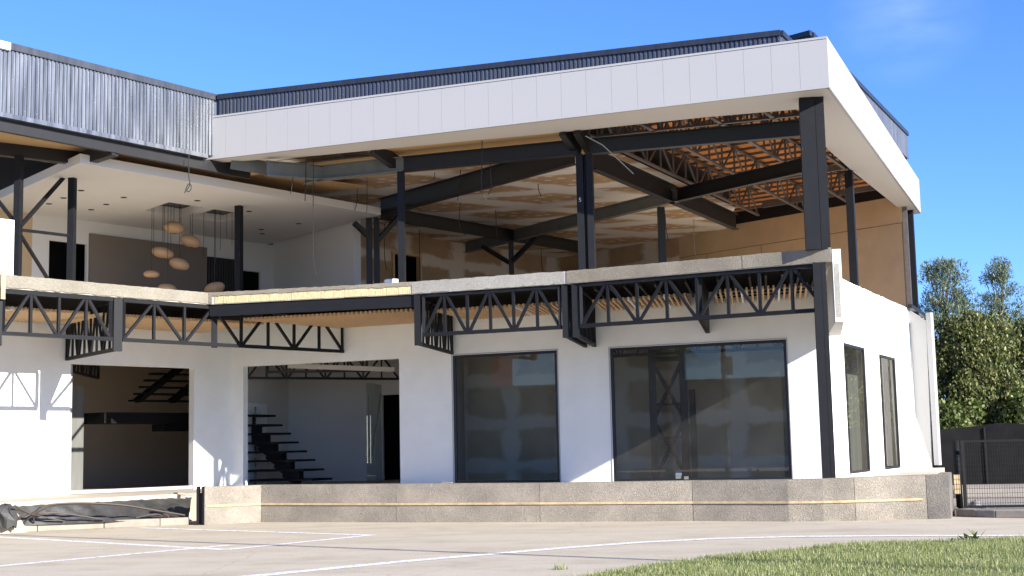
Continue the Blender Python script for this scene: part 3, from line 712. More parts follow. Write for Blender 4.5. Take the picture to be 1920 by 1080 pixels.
# right side posts
p = PL(1597, 430, Z(1598, 320, 8.7), 100); part(MB().box(p, 0.17, 0.2, ST, 8.7, SA), 'post', 'steel')
p = Z(1713, 583, ST) + az(100) * 0.0; part(MB().box(p + az(26) * .3, 0.17, 0.2, 5.3, 8.7, SA), 'post', 'steel')
part(MB().bar(PL(1706, 574, CORN + az(116) * .1, SA), PL(1736, 594, CORN + az(116) * .1, SA), 0.12, 0.12), 'bracket', 'steel_in')
# wing posts, rail, braces
wp1 = Z(33, 292, 8.35); wp2 = Z(137, 334, 8.22)
def wbar(A_, B_, w_, name='brace'): return part(MB().bar(A_, B_, w_, w_), name, 'steel')
w1 = lambda x, y: PL(x, y, wp1, 100); w2 = lambda x, y: PL(x, y, wp2, 100)
part(MB().box(w1(33.5, 420), .15, .15, ST, 8.35, 100), 'post', 'steel'); part(MB().box(w2(134.5, 430), .155, .155, ST, 8.22, 100), 'post', 'steel')
wbar(w1(38, 431), w2(131, 442), 0.065, 'rail'); wbar(w1(38, 424), w2(119, 333), 0.075); wbar(w1(38, 440), w2(94, 530), 0.065)
wbar(w1(-40, 330), w1(26, 414), 0.075)
part(MB().box(Z(448, 386, 8.22), 0.17, 0.17, ST, 8.22, 110), 'post', 'steel')
# ================================================================ ROOF
RZ = 8.70; RT = 9.77
F0 = Z(385, 300, RZ); F1 = Z(1555, 164, RZ); F2 = Z(1727, 400, RZ)
def V2(p): return (p.x, p.y)
inner = [Z(x, y, RZ) for x, y in ((402, 306), (600, 291), (860, 266), (1045, 249), (1320, 220), (1497, 205))] + [Z(1552, 280, RZ), Z(1600, 322, RZ), Z(1680, 386, RZ)]
# soffit ring as one sheet with thickness
so = MB()
outer = [F0, F0.lerp(F1, .19), F0.lerp(F1, .42), F0.lerp(F1, .58), F0.lerp(F1, .80), F1, F1.lerp(F2, .15), F1.lerp(F2, .55), F2]
for i in range(len(outer) - 1):
    a_, b_, c_, d_ = outer[i], outer[i + 1], inner[i + 1], inner[i]
    so.prism([V2(a_), V2(b_), V2(c_), V2(d_)], RZ, RZ + 0.03)
endp = Z(1700, 404, RZ)
so.prism([V2(inner[-1]), V2(outer[-1]), V2(endp), V2(Z(1692, 396, RZ))], RZ, RZ + 0.03)
part(so, 'soffit', 'soffit')
def fascia(a_, b_, z0, z1, panel, gap, th=0.06, trim=0.05):
    d = (b_ - a_); L = d.length; u = d / L; n = outn(a_, b_); k = round(L / panel)
    m = MB()
    for i in range(k):
        p, q = a_ + u * (L * i / k + gap / 2), a_ + u * (L * (i + 1) / k - gap / 2)
        m.prism([V2(v) for v in (p, q, q - n * th, p - n * th)], z0 + trim, z1 - trim)
    o = part(m, 'fascia_panels', 'fascia')
    t = MB()
    for (za, zb_) in ((z0, z0 + trim - 0.004), (z1 - trim + 0.004, z1)):
        t.prism([V2(v) for v in (a_ + n * 0.012, b_ + n * 0.012, b_ - n * th, a_ - n * th)], za, zb_)
    t.prism([V2(v) for v in (a_ - n * (th + 0.002), b_ - n * (th + 0.002), b_ - n * (th + 0.03), a_ - n * (th + 0.03))], z0 + 0.04, z1 - 0.01)
    t.build('edge_trim', 'fascia', o)
    return o
n1 = outn(F0, F1); n2 = outn(F1, F2)
fascia(F0, F1, RZ - 0.003, RT, 0.58, 0.004)
part(MB().prism([V2(v) for v in (F1 + n1 * 0.0, F2, F2 - n2 * 0.06, F1 - n2 * 0.06)], RZ - 0.003, RT), 'side_fascia', 'fascia')
f3 = F2 + az(az(F1, F2) - 90) * 0.9
part(MB().prism([V2(v) for v in (F2, f3, f3 + az(az(F1, F2) + 180) * .06, F2 + az(az(F1, F2) + 180) * .06)], RZ - 0.002, RT - 0.001), 'side_fascia', 'fascia')
# corrugated parapets
def rib(name, a_, b_, z0, z1, pitch=0.1, dep=0.028, mat='clad', cap=0.12, capmat='cladcap', foot=False):
    d = b_ - a_; L = d.length; u = d / L; n = outn(a_, b_); k = int(L / pitch); m = MB()
    prof = [(0, 0), (0.30, 0), (0.42, 1), (0.88, 1)]; pts = []
    for i in range(k):
        for (f, h) in prof: pts.append(a_ + u * ((i + f) * pitch) + n * (dep * h))
    pts.append(a_ + u * (k * pitch)); pts.append(b_)
    n0 = len(m.v)
    for p in pts: m.v.append((p.x, p.y, z0)); m.v.append((p.x, p.y, z1))
    for i in range(len(pts) - 1): m.f.append((n0 + 2 * i, n0 + 2 * i + 2, n0 + 2 * i + 3, n0 + 2 * i + 1))
    o = part(m, name, mat)
    c = MB(); c.bar(V3(a_ + n * 0.0, z1 + cap / 2 - 0.02), V3(b_ + n * 0.0, z1 + cap / 2 - 0.02), 0.12, cap)
    c.build('cap_flashing', capmat, o)
    sc = MB(); random.seed(int(L * 100))
    for i in range(0, k, 3):
        for z in (z0 + 0.12, (z0 + z1) / 2 + (0.05 if i % 2 else -0.05), z1 - 0.1):
            p = a_ + u * ((i + 0.65) * pitch) + n * (dep + 0.004); sc.box(p, 0.016, 0.012, z - 0.008, z + 0.008, az(a_, b_))
    so_ = sc.build('screws', 'chrome', o)
    if k > 30: so_['kind'] = 'stuff'
    return o
PT = 10.2
M0 = Z(409, 178, 10.3); M1 = Z(1463, 57, 10.3)
rib('parapet_cladding', M0, M1, 9.6, PT)
M2 = M1 + az(26) * 6; rib('parapet_cladding', M1 + az(26) * .01, M2, 9.6, PT)
K0 = Z(1466, 67, 10.6) + az(26) * .6; K1 = Z(1515, 62, 10.6) + az(26) * 0.3
rib('parapet_cladding', K0, K1, 9.6, 10.64); rib('parapet_cladding', K1 + az(26) * .02, K1 + az(26) * 2.2, 9.6, 10.6)
R0 = Z(1598, 143, 10.6); R1 = Z(1700, 248, 10.6)
R0b = R1 + (R0 - R1).normalized() * 9.0
rib('parapet_cladding', R0b, R1, 9.79, 10.5, pitch=0.14)
rib('parapet_cladding', R1 + az(-60) * 0.02, R1 + az(-60) * 3, 9.79, 10.5, pitch=0.14)
W1 = Vector((-7.33, 32.42, 0)); wma = 36.5
W0 = W1 - az(wma) * 8; W2 = W1 + az(wma) * 0.5
wc = rib('wing_cladding', W0, W2, 8.78, 10.19, pitch=0.098, mat='clad2', capmat='cap2', cap=0.15)
m = MB(); n_ = outn(W0, W1); m.bar(V3(W0 + n_ * 0.02, 8.73), V3(W1 + n_ * 0.02, 8.73), 0.14, 0.10); part(m, 'base_flashing', 'clad2')
p = PL(-6, 95, W1, wma); q = PL(15, 98, W1, wma)
part(MB().bar(V3(p + n_ * .02, 10.22), V3(q + n_ * .02, 10.22), 0.16, 0.16), 'white_cap_end', 'white')
# roof deck and the boards under it
deck = [W0 + az(-53) * .3, W1 + az(-53) * .1, F0 + az(22) * .12, F1 - n1 * .15 - n2 * .15, F2 - n2 * .15, Z(1700, 404, RZ) , Vector((11.5, 46, 0)), Vector((2, 58, 0)), Vector((-12, 52, 0)), Vector((-24, 36, 0))]
part(MB().prism([V2(v) for v in deck], 9.66, 9.74), 'roof_deck', 'dark')
OS = [Z(1106, 288, 8.05) + az(-80) * .1, N2 + az(190) * 1.2, F1 - n1 * .3 - n2 * .2, F2 - n2 * .2, Vector((11.4, 45.5, 0)), Vector((5.9, 49.5, 0)), Zb(1380, 431)]
OS = [Zb(1090, 300), F0.lerp(F1, .62) - n1 * 1.1, F1 - n1 * .3 - n2 * .3, F2 - n2 * .3, Vector((11.4, 44.5, 0)), Vector((7.5, 48.5, 0)), Zb(1380, 431)]
part(MB().prism([V2(v) for v in OS], 9.60, 9.655), 'strand_board_deck', 'osb')
# roof joists below the strand board
def clipline(c, a, poly):
    d = az(a); ts = []
    for i in range(len(poly)):
        p, q = poly[i], poly[(i + 1) % len(poly)]; e = q - p
        det = -d.x * e.y + e.x * d.y
        if abs(det) < 1e-9: continue
        r = p - c; t = (-r.x * e.y + e.x * r.y) / det; u_ = (d.x * r.y - d.y * r.x) / det
        if 0 <= u_ <= 1: ts.append(t)
    return (min(ts), max(ts)) if len(ts) >= 2 else None
m = MB()
for i in range(26):
    c = Vector((7.5, 34.5, 0)) + az(27) * (-8.2 + i * 0.72)
    tt_ = clipline(c, 128, OS)
    if tt_: m.bar(V3(c + az(128) * tt_[0], 9.565), V3(c + az(128) * (tt_[1] - .1), 9.565), 0.05, 0.06)
part(m, 'purlin', 'galv')
def rtruss(p, a, L, zb=8.80, zt=9.53, panels=10):
    q = p + az(a) * L; m = MB(); u = az(a)
    for z in (zb, zt): m.bar(V3(p, z), V3(q, z), 0.09, 0.05)
    for i in range(panels):
        s0_, s1_ = p + u * (L * i / panels), p + u * (L * (i + 1) / panels)
        m.bar(V3(s0_, zb), V3(s0_, zt), 0.045, 0.06)
        m.bar(V3(s0_ + u * .05, zb if i % 2 == 0 else zt), V3(s1_ - u * .05, zt if i % 2 == 0 else zb), 0.04, 0.05)
    return part(m, 'roof_truss', 'galv')
for (x, y, L, pn) in ((1170, 290, 13.5, 14), (1282, 281, 14.5, 14), (1405, 270, 13.5, 14), (1540, 290, 10, 10)):
    p = V3(Z(x, y, 8.72), 0); tt_ = clipline(p, 27, OS)
    if tt_: rtruss(p + az(27) * (tt_[0] + .3), 27, min(L, tt_[1] - tt_[0] - .7), panels=pn)
for (x0, y0, x1, y1) in ((1150, 268, 1500, 235), (1120, 262, 1500, 222)):
    p, q = Z(x0, y0, 8.72), Z(x1, y1, 8.72); rtruss(V3(p, 0), az(p, q), (q - p).length, panels=12)
for (x0, y0, x1, y1) in ((1380, 345, 1640, 303), (1430, 385, 1680, 345)):
    p, q = Z(x0, y0, 8.85), Z(x1, y1, 8.85); part(MB().bar(p, q, 0.06, 0.16), 'tie_rail', 'galv')
# dark upstand round the far edge
p, q = Vector((12.3, 41.9, 0)), Vector((5.0, 50.3, 0))
part(MB().bar(V3(p + az(49) * .15, 9.33), V3(q + az(49) * .15, 9.33), 0.1, 0.5), 'edge_beam', 'steel_in')
# kraft soffit boards in front of the front beam, filled ceiling behind it
kz = 8.76
K = [inner[0] + az(190) * .3, inner[3] + az(190) * .3, Z(1048, 249, kz), Z(1110, 290, kz) + az(10) * .4, Z(757, 300, kz) + az(10) * .6, Z(600, 316, kz) + az(10) * .4]
hx = [Z(512, 302, kz), Z(538, 309, kz), Z(697, 292, kz), Z(690, 280, kz)]
part(MB().prism([V2(v) for v in (Z(538, 309.5, kz), Z(695, 293, kz), Z(757, 325, kz), Z(603, 340, kz))], kz, kz + .02), 'kraft_soffit', 'kraft')
part(MB().prism([V2(v) for v in (Z(690, 278, kz) , Z(1062, 242, kz), Z(1112, 292, kz), Z(760, 325, kz))], kz + .001, kz + .021), 'kraft_soffit', 'kraft')
part(MB().prism([V2(v) for v in (Z(395, 300, kz), Z(436, 303, kz), Z(606, 338, kz), Z(700, 352, kz), Z(560, 360, kz), Z(330, 330, kz), Z(300, 290, kz))], kz + .003, kz + .023), 'kraft_soffit', 'kraft')
# light steel grid above the missing boards
m = MB(); m.bar(Z(538, 308, kz - .01), Z(695, 292, kz - .01), 0.05, 0.03); m.bar(Z(500, 302, kz), Z(538, 308, kz), 0.05, 0.03); m.bar(Z(628, 288, kz + .05), Z(655, 297, kz + .05), 0.05, 0.03)
m.bar(Z(520, 300, kz + .2), Z(690, 283, kz + .2), 0.05, 0.03)
part(m, 'ceiling_grid', 'galv')
# wing soffit
ws_a = W0 + az(-53) * .15; ws_b = W1 + az(-53) * .15
part(MB().prism([V2(v) for v in (ws_a, ws_b + az(36) * 2.0, ws_b + az(36) * 2.0 + az(-54) * 2.8, ws_a + az(-54) * 2.8)], 8.64, 8.66), 'kraft_soffit', 'kraft')
part(MB().bar(V3(W0 + az(-53) * .12, 8.55), V3(W1 + az(-53) * .12 + az(wma) * 1.5, 8.55), 0.12, 0.26), 'beam', 'steel_in')
part(MB().bar(Z(215, 280, 8.5), Z(175, 290, 8.4) + az(-37) * .5, .2, .3), 'beam', 'steel_in')
part(MB().bar(Z(-90, 282, 8.35) + Vector((0, 0, .17)), Z(172, 311.5, 8.35) + Vector((0, 0, .17)), .2, .34), 'beam', 'steel_in')

# filled plasterboard ceiling behind
pz = 8.95
BL = Vector((-4.4, 45.5, 0)); BLA = 38.0; BR = Vector((12.05, 41.55, 0)); BRA = -41.0
BC = isect(BL, BLA, BR, BRA); BC = Vector((BC.x, BC.y, 0))
CE = [V3(N0, 0) + az(-80) * 2.0, V3(N1, 0) + az(10) * .1, V3(N2, 0) + az(10) * .1, V3(Zb(1112, 318), 0) , V3(Zb(1380, 431), 0), BR + az(BRA) * 7.0, BC, BL - az(BLA) * 7, ]
part(MB().prism([V2(v) for v in CE], pz, pz + .02), 'filled_ceiling', 'patch')
# back walls of the open hall
k_s = 9.2
wall('back_wall', BR + az(BRA) * k_s, BRA, 8.6, ST, 9.05, 0.1, [], 'patchwall', B, back=-1)
wall('board_wall', BR, BRA, k_s, ST, 9.05, 0.1, [], 'kraftwall', B, back=-1)
m = MB()
nn = az(BRA - 90)
for s_ in (0.02, 1.9, 3.1, 5.5, 7.9): m.box(BR + az(BRA) * s_ + nn * .003, 0.012, 0.006, ST, 8.2, BRA)
m.bar(V3(BR + az(BRA) * 0 + nn * .003, 8.2), V3(BR + az(BRA) * k_s + nn * .003, 8.2), 0.006, 0.012)
part(m, 'board_joint', 'dark')
dl = sproj(PL(735, 500, BL, BLA), BL, BLA); dr = sproj(PL(786, 500, BL, BLA), BL, BLA)
wall('back_wall', BL, BLA, (BC - BL).length, ST, 9.0, 0.12, [(dl, dr, ST, 8.22)], 'patchwall', B, back=1, s0=sproj(PL(650, 470, BL, BLA), BL, BLA))
m = MB(); u = az(BLA); o = V3(BL, 0) - az(BLA - 90) * .0
for s_ in (dl, dr): m.box(o + u * s_, 0.08, 0.2, ST, 8.22, BLA)
m.bar(V3(o + u * (dl - .05), 8.25), V3(o + u * (dr + .05), 8.25), 0.2, 0.07)
part(m, 'door_lining', 'timber')
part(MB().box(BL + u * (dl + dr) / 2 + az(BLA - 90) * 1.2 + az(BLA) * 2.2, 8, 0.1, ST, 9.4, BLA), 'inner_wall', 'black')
# pale end face of the board wall
part(MB().box(BR + az(116) * .08 + az(26) * 0.02, 0.06, 0.14, ST, 8.68, SA), 'corner_stud', 'galv')
# ================================================================ WHITE DROPPED CEILING AND ROOM (wing, upper floor)
cz = 8.22; C0 = Z(150, 305, cz); C1 = Z(714, 403, cz); CL = Z(0, 372, cz)
cu = (C1 - C0).normalized(); cv = (CL - C0).normalized(); LU = (C1 - C0).length; LV = 13.5
def cc_(p):   # affine coords
    d = p - C0; det = cu.x * cv.y - cu.y * cv.x
    return ((d.x * cv.y - d.y * cv.x) / det, (cu.x * d.y - cu.y * d.x) / det)
h1 = cc_(Z(316, 379.5, cz)); h2 = cc_(Z(466, 402.5, cz)); h3 = cc_(Z(271, 395, cz))
hu0, hu1 = h1[0], h2[0]; hv0, hv1 = min(h1[1], h2[1]), h3[1]
us = [0, hu0, hu1, LU]; vs = [0, hv0, hv1, LV]; m = MB()
def cp(u_, v_, z): p = C0 + cu * u_ + cv * v_; return Vector((p.x, p.y, z))
ct = cz + 0.21
for i in range(3):
    for j in range(3):
        if i == 1 and j == 1: continue
        for z in (cz, ct):
            q = [cp(us[i], vs[j], z), cp(us[i + 1], vs[j], z), cp(us[i + 1], vs[j + 1], z), cp(us[i], vs[j + 1], z)]
            m.quad(*(q if z == cz else q[::-1]))
for (a_, b_) in (((0, 0), (LU, 0)), ((LU, 0), (LU, LV)), ((LU, LV), (0, LV)), ((0, LV), (0, 0)), ((hu0, hv0), (hu1, hv0)), ((hu1, hv0), (hu1, hv1)), ((hu1, hv1), (hu0, hv1)), ((hu0, hv1), (hu0, hv0))):
    m.quad(cp(*a_, cz), cp(*b_, cz), cp(*b_, ct), cp(*a_, ct))
dc = part(m, 'dropped_ceiling', 'inner')
m = MB(); m.quad(cp(hu0 - .1, hv0 - .1, ct + .02), cp(hu1 + .1, hv0 - .1, ct + .02), cp(hu1 + .1, hv1 + .1, ct + .02), cp(hu0 - .1, hv1 + .1, ct + .02))
m.build('recess_top', 'partition', dc)
hm = (hu0 + hu1) / 2
MB().bar(cp(hm, hv0, cz + .1), cp(hm, hv1, cz + .1), .3, .19).build('recess_bar', 'inner', dc)
for (x, y) in ((152, 357), (119, 371), (92, 382), (232, 370), (199, 383), (171, 393), (370, 376), (467, 396), (492, 438), (490, 430), (560, 419)):
    p = Z(x, y, cz); MB().lathe((p.x, p.y, cz - .012), [(0.0, 0), (0.07, 0), (0.085, .011)], 14).build('downlight', 'dark', dc)
RW = Z(512, 460, cz); RS = Z(662, 417, cz); RWA = 39.0
rb = lambda x, y=470: sproj(PL(x, y, RW, RWA), RW, RWA)
wall('room_back_wall', RW, RWA, 0, ST, cz, 0.1, [(rb(92), rb(163), ST, 7.55), (rb(455), rb(489), ST, 7.3)], 'inner', B, s0=rb(60))
wall('room_back_wall', RW, RWA, rb(60), ST, cz, 0.1, [], 'kraftwall', B, s0=rb(-250))
o = V3(RW, 0) - az(RWA - 90) * .06
def panel(x0, x1, z0, z1, mat, name, t=.05, off=.06):
    a_, b_ = V3(RW, 0) + az(RWA) * rb(x0), V3(RW, 0) + az(RWA) * rb(x1); n = az(RWA + 90)
    return part(MB().prism([V2(v) for v in (a_ + n * off, b_ + n * off, b_ + n * (off + t), a_ + n * (off + t))], z0, z1), name, mat)
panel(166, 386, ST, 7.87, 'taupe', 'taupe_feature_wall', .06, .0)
sl = MB(); a_, b_ = V3(RW, 0) + az(RWA) * rb(387), V3(RW, 0) + az(RWA) * rb(452); L = (b_ - a_).length; k = int(L / .1)
for i in range(k): sl.box(a_ + az(RWA) * (i * .1 + .05) + az(RWA + 90) * .05, .06, .06, ST, 7.6, RWA)
part(sl, 'black_slat_screen', 'dark')
panel(386, 453, ST, 7.6, 'black', 'screen_backing', .01, .001)
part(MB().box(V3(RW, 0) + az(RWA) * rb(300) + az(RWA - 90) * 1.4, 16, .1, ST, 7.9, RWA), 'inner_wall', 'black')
rs_len = (Vector((RS.x, RS.y, 0)) - Vector((RW.x, RW.y, 0))).length; rsa = az(V3(RW, 0), V3(RS, 0))
wall('room_side_wall', RW, rsa, rs_len, ST, cz + .1, 0.25, [], 'inner', B, back=1)
# backdrop wall of kraft left of hall door behind double post
# ================================================================ GROUND FLOOR INTERIOR
g0 = V3(INN, 0)
un, nn_ = az(FA), az(FA - 90)
dpth = 5.2
GC = [g0 + nn_ * .23 - un * 2, g0 + un * 11 + nn_ * .23, g0 + un * 11 + nn_ * 9, g0 - un * 2 + nn_ * 9]
big = [g0 + un * 16.2 + nn_ * .24, g0 + un * 14 + nn_ * 12, g0 - un * 8 + nn_ * 12, V3(INN - az(WA) * 12.8, 0) + az(-50) * 8, V3(INN - az(WA) * 12.8, 0) + az(-50) * .25, g0 + az(-15) * .3]
part(MB().prism([V2(v) for v in big], SB - .02, SB - .004), 'ground_ceiling', 'inner')
bp0 = V3(CORN, 0) + az(SA) * .9 + az(-64) * 1.0
part(MB().bar(V3(bp0, 2.6), V3(bp0 + az(SA) * 9, 2.6), .06, 3.8), 'sun_block_board', 'partition')  # board added behind the side windows to keep sun off the back wall
# stair hall back wall, left wall
HB = g0 + nn_ * 5.6
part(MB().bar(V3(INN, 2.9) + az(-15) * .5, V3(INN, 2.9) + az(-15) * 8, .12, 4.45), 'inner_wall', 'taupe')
rw0 = right_far + az(-64) * .3 - az(26) * .3; rw1 = V3(INN, 0) + nn_ * 12 - un * 9
part(MB().bar(V3(rw0, 2.9), V3(rw1, 2.9), .12, 4.4), 'rear_wall', 'stucco')
part(MB().bar(V3(INN - az(WA) * 12.9, 2.9), V3(INN - az(WA) * 12.9, 2.9) + az(-50) * 8, .12, 4.4), 'rear_wall', 'stucco')
part(MB().bar(V3(INN - az(WA) * 12.9, 2.9) + az(-50) * 8, V3(rw1, 2.9), .12, 4.4), 'rear_wall', 'stucco')
hbx = lambda x, y=800: sproj(PL(x, y, HB, FA), HB, FA)
wall('hall_wall', HB, FA, hbx(800), FL, SB - .03, .1, [(hbx(717), hbx(770), FL, 3.3)], 'inner', B, s0=hbx(541))
kx = HB + un * hbx(541); ke = g0 + un * (door2[0] - .5) + nn_ * .24; HWA = az(kx, ke)
wall('hall_wall', kx, HWA, (ke - kx).length, FL, SB - .03, .1, [], 'inner', B, back=-1)
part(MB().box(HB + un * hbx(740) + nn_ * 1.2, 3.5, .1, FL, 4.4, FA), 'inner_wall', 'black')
# partition right of hall, between hall and shop
wall('partition', g0 + un * (door2[1] + .35) + nn_ * .23, FA - 90, 4.8, FL, SB - .03, .1, [], 'inner', B)
# shop back wall, patched
SBK = g0 + nn_ * 2.9
wall('shop_back_wall', SBK, FA, (isect(SBK, FA, CORN, SA) - V3(SBK, 0)).length - .3, FL, SB - .03, .1, [], 'patchwall2', B, s0=door2[1] + .5)
# interior beams over the door opening
ib2 = lambda a_, b_, zb, pn: truss('floor_truss', V3(a_, 0), V3(b_, 0), zb, zb + .75, pn, 'steel_in', .07, .05, webchild=False)
ba = g0 + nn_ * 1.2
ib2(PL(462, 700, ba, FA), PL(462, 700, ba, FA) + az(60) * 5.5, 3.72, 9)
ib2(PL(690, 690, g0 + nn_ * 2.6, FA), PL(690, 690, g0 + nn_ * 2.6, FA) + az(-100) * 2.9, 3.85, 5)
part(MB().bar(PL(540, 686, ba, FA), PL(740, 693, ba + nn_ * 1.2, FA), .12, .13), 'ceiling_rail', 'soffit')
# open stair with centre stringer
treads = [(450, 479, 777, 5), (450, 492, 795), (450, 508, 811), (450, 523, 828), (450, 538.5, 845), (450, 554.5, 861.5), (450, 571, 879.5), (470, 587, 897.5)]
stp = g0 + nn_ * 1.3
st = None
m = MB(); sm = MB()
tr_pts = []
for tt in treads:
    x0, x1, y = tt[:3]
    a_, b_ = PL(x0, y, stp, FA), PL(x1, y, stp, FA)
    tr_pts.append((a_, b_))
for i, (a_, b_) in enumerate(tr_pts):
    z = b_.z; c = V3(b_ - un * .75, 0)
    m.bar(V3(a_, z) - Vector((0, 0, .03)) + nn_ * .5, V3(b_, z) - Vector((0, 0, .03)) + nn_ * .5, 1.1, .06)
for i in range(len(tr_pts) - 1):
    c = V3(tr_pts[i][1], 0) - un * .68 + nn_ * .5
    sm.box(c, .52, .24, tr_pts[i + 1][1].z - .02, tr_pts[i][1].z - .05, FA)
    sm.bar(V3(c - un * .28, tr_pts[i][1].z - .14), V3(c + un * .16, tr_pts[i + 1][1].z - .14), .235, .16)
st = part(sm, 'stair_stringer', 'steel_in'); m.build('stair_treads', 'steel', st)
# membrane-wrapped sheet with printed lettering behind the stair
shp = kx + az(HWA) * 1.9
pn = az(HWA + 90)
lp = kx + az(HWA) * 3.2 - pn * .02
sx0, sx1 = PL(458, 800, kx, HWA), PL(497, 800, kx, HWA)
part(MB().prism([V2(v) for v in (sx0 - pn * .03, sx1 - pn * .03, sx1 - pn * .06, sx0 - pn * .06)], FL, 3.05), 'wrapped_door', 'white')
def lettering(txt, size, pos, xdir, ydir, mat, name, parent):
    cu_ = bpy.data.curves.new(name, 'FONT'); cu_.body = txt; cu_.size = size; cu_.extrude = 0.002
    t_o = bpy.data.objects.new(name + '_curve', cu_); COL.objects.link(t_o)
    bpy.context.view_layer.update(); dg = bpy.context.evaluated_depsgraph_get()
    me = bpy.data.meshes.new_from_object(t_o.evaluated_get(dg)); bpy.data.objects.remove(t_o)
    zd = xdir.cross(ydir)
    for v in me.vertices:
        c = v.co.copy(); q = pos + xdir * c.x + ydir * c.y + zd * c.z; v.co = q - WLOC[parent.name]
    me.materials.clear(); me.materials.append(MT[mat]); o = bpy.data.objects.new(name, me); COL.objects.link(o); o.parent = parent; o.location = (0, 0, 0)
    pl = WLOC[parent.name]; WLOC[o.name] = pl
    return o
wdir = (V3(sx1, 0) - V3(sx0, 0)).normalized(); wface = pn if (EYE - sx0).dot(pn) > 0 else -pn
base_ = V3(sx0, 0) + (-pn * .065 if (EYE - sx0).dot(-pn) > 0 else pn * -.025)
bx_ = base_ + wdir * ((sx1 - sx0).length * .38)
WD = [o for o in COL.objects if o.name.startswith('wrapped_door')][0]
for txt, zz_ in (('BOND', 2.95), ('HUBI', 2.15), ('LA COR', 1.45)):
    lettering(txt, .24, V3(bx_, zz_), Vector((0, 0, -1)), wdir, 'black', 'printed_lettering', B).parent = B
lettering('5', .13, lettering_post - az(10) * .2, az(100), Vector((0, 0, 1)), 'dishm', 'chalk_mark', B)
# taupe room behind left opening with stair landing
wn_, wu = az(WA - 90), az(WA)
TB_ = V3(INN, 0) + wn_ * 6.4
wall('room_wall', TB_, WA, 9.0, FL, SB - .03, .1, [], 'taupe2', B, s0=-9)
wall('room_wall', V3(INN, 0) + wu * (door1[0] - .02) + wn_ * .23, WA - 90, .9, FL, SB - .03, .1, [], 'inner', B, back=1)
jq = V3(INN, 0) + wn_ * 2.4; jA, jB = V3(PL(130, 800, jq, WA), 0), V3(PL(157, 800, jq, WA), 0)
part(MB().prism([V2(v) for v in (jA, jB, jB + wn_ * .12, jA + wn_ * .12)], FL, 3.5), 'jamb_panel', 'partition')  # grey colour stands in for the shade on this white panel
lnd = V3(INN, 0) + wn_ * 2.0
a_, b_ = PL(176, 765, lnd, WA), PL(372, 765, lnd, WA)
m = MB(); m.bar(V3(a_, 2.62), V3(b_, 2.62), 1.0, .3); m.bar(V3(a_.lerp(b_, .6), 2.36), V3(b_, 2.36), .6, .2)
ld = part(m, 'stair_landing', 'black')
m = MB(); c0 = PL(300, 752, lnd, WA); c1 = PL(345, 690, lnd, WA)
for off_ in (-.15, 1.0): m.bar(c0 + wu * off_ - wu * .6, c1 + wu * off_, .3, .12)
for i in range(6):
    t_ = i / 5; c = c0.lerp(c1, t_); m.bar(c - wu * .95, c + wu * 1.2, .3, .05)
m.build('stair_flight', 'black', ld)
ib2(PL(138, 690, g0 + wn_ * 0 + V3(INN, 0) * 0 + wn_ * .9, WA), PL(138, 690, V3(INN, 0) + wn_ * .9, WA) + az(-5) * 3, 3.75, 6)
# glass door leaf standing ajar
gd0 = PL(687, 800, g0 + nn_ * .9, FA); gd1 = PL(716, 800, g0 + nn_ * 2.4, FA)
gd = thing('glass_door', 'tall frameless greenish glass door standing ajar in the dark doorway beside the open stair', 'glass door', (gd0.x, gd0.y, FL))
m = MB(); dd = (V3(gd1, 0) - V3(gd0, 0)).normalized(); dn = Vector((dd.y, -dd.x, 0)) * .012
m.quad(V3(gd0, FL + .01), V3(gd1, FL + .01), V3(gd1, 3.45), V3(gd0, 3.45)); m.build('glass_panel', 'doorglass', gd)
hp = V3(gd0, 0) + dd * .25
for s_ in (-1, 1):
    MB().tube([hp + dn * (4 * s_) + Vector((0, 0, 1.25)), hp + dn * (4 * s_) + Vector((0, 0, 2.55))], .022, 8).build('handle', 'chrome', gd)
m = MB(); m.bar(V3(gd0, FL + .9) + dd * .4 - dn * 2, V3(gd0, 3.1) + dd * .3 - dn * 2, .02, .02); m.bar(V3(gd0, 1.3) + dd * .5 - dn * 2, V3(gd1, 3.2) - dn * 2, .02, .02)
m.build('tape_cross', 'primer', gd)
# shop interior: cross-braced twin column, slim post
tw = g0 + nn_ * 1.5
def tpx(x, y): return PL(x, y, tw, FA)
m = MB()
for x in (1226, 1284): m.bar(V3(tpx(x, 800), 0) + Vector((0, 0, FL)), V3(tpx(x, 800), 4.25), .17, .17)
m.bar(V3(tpx(1226, 800), 3.75), V3(tpx(1284, 800), 3.75), .16, .12)
for (za, zb_) in ((.75, 1.9), (1.9, 3.1), (3.1, 3.75)):
    pass
L_, R_ = V3(tpx(1226, 800), 0), V3(tpx(1284, 800), 0)
for (za, zb_) in ((FL + .1, 2.2), (2.2, 3.7)):
    m.bar(V3(L_, za), V3(R_, zb_), .08, .08); m.bar(V3(R_, za), V3(L_, zb_), .079, .079)
m.bar(V3(L_, 2.6), V3(R_, 2.6), .07, .07); m.bar(V3(L_, 1.75), V3(R_, 1.75), .07, .07)
part(m, 'braced_column', 'steel_in')
part(MB().box(tpx(1300, 800), .13, .13, FL, 2.95, FA), 'slim_post', 'steel_in')
truss('floor_truss', V3(PL(1090, 680, tw, FA), 0), V3(PL(1500, 680, tw, FA), 0), 3.85, 4.7, 11, 'steel_in', .08, .05, webchild=False)
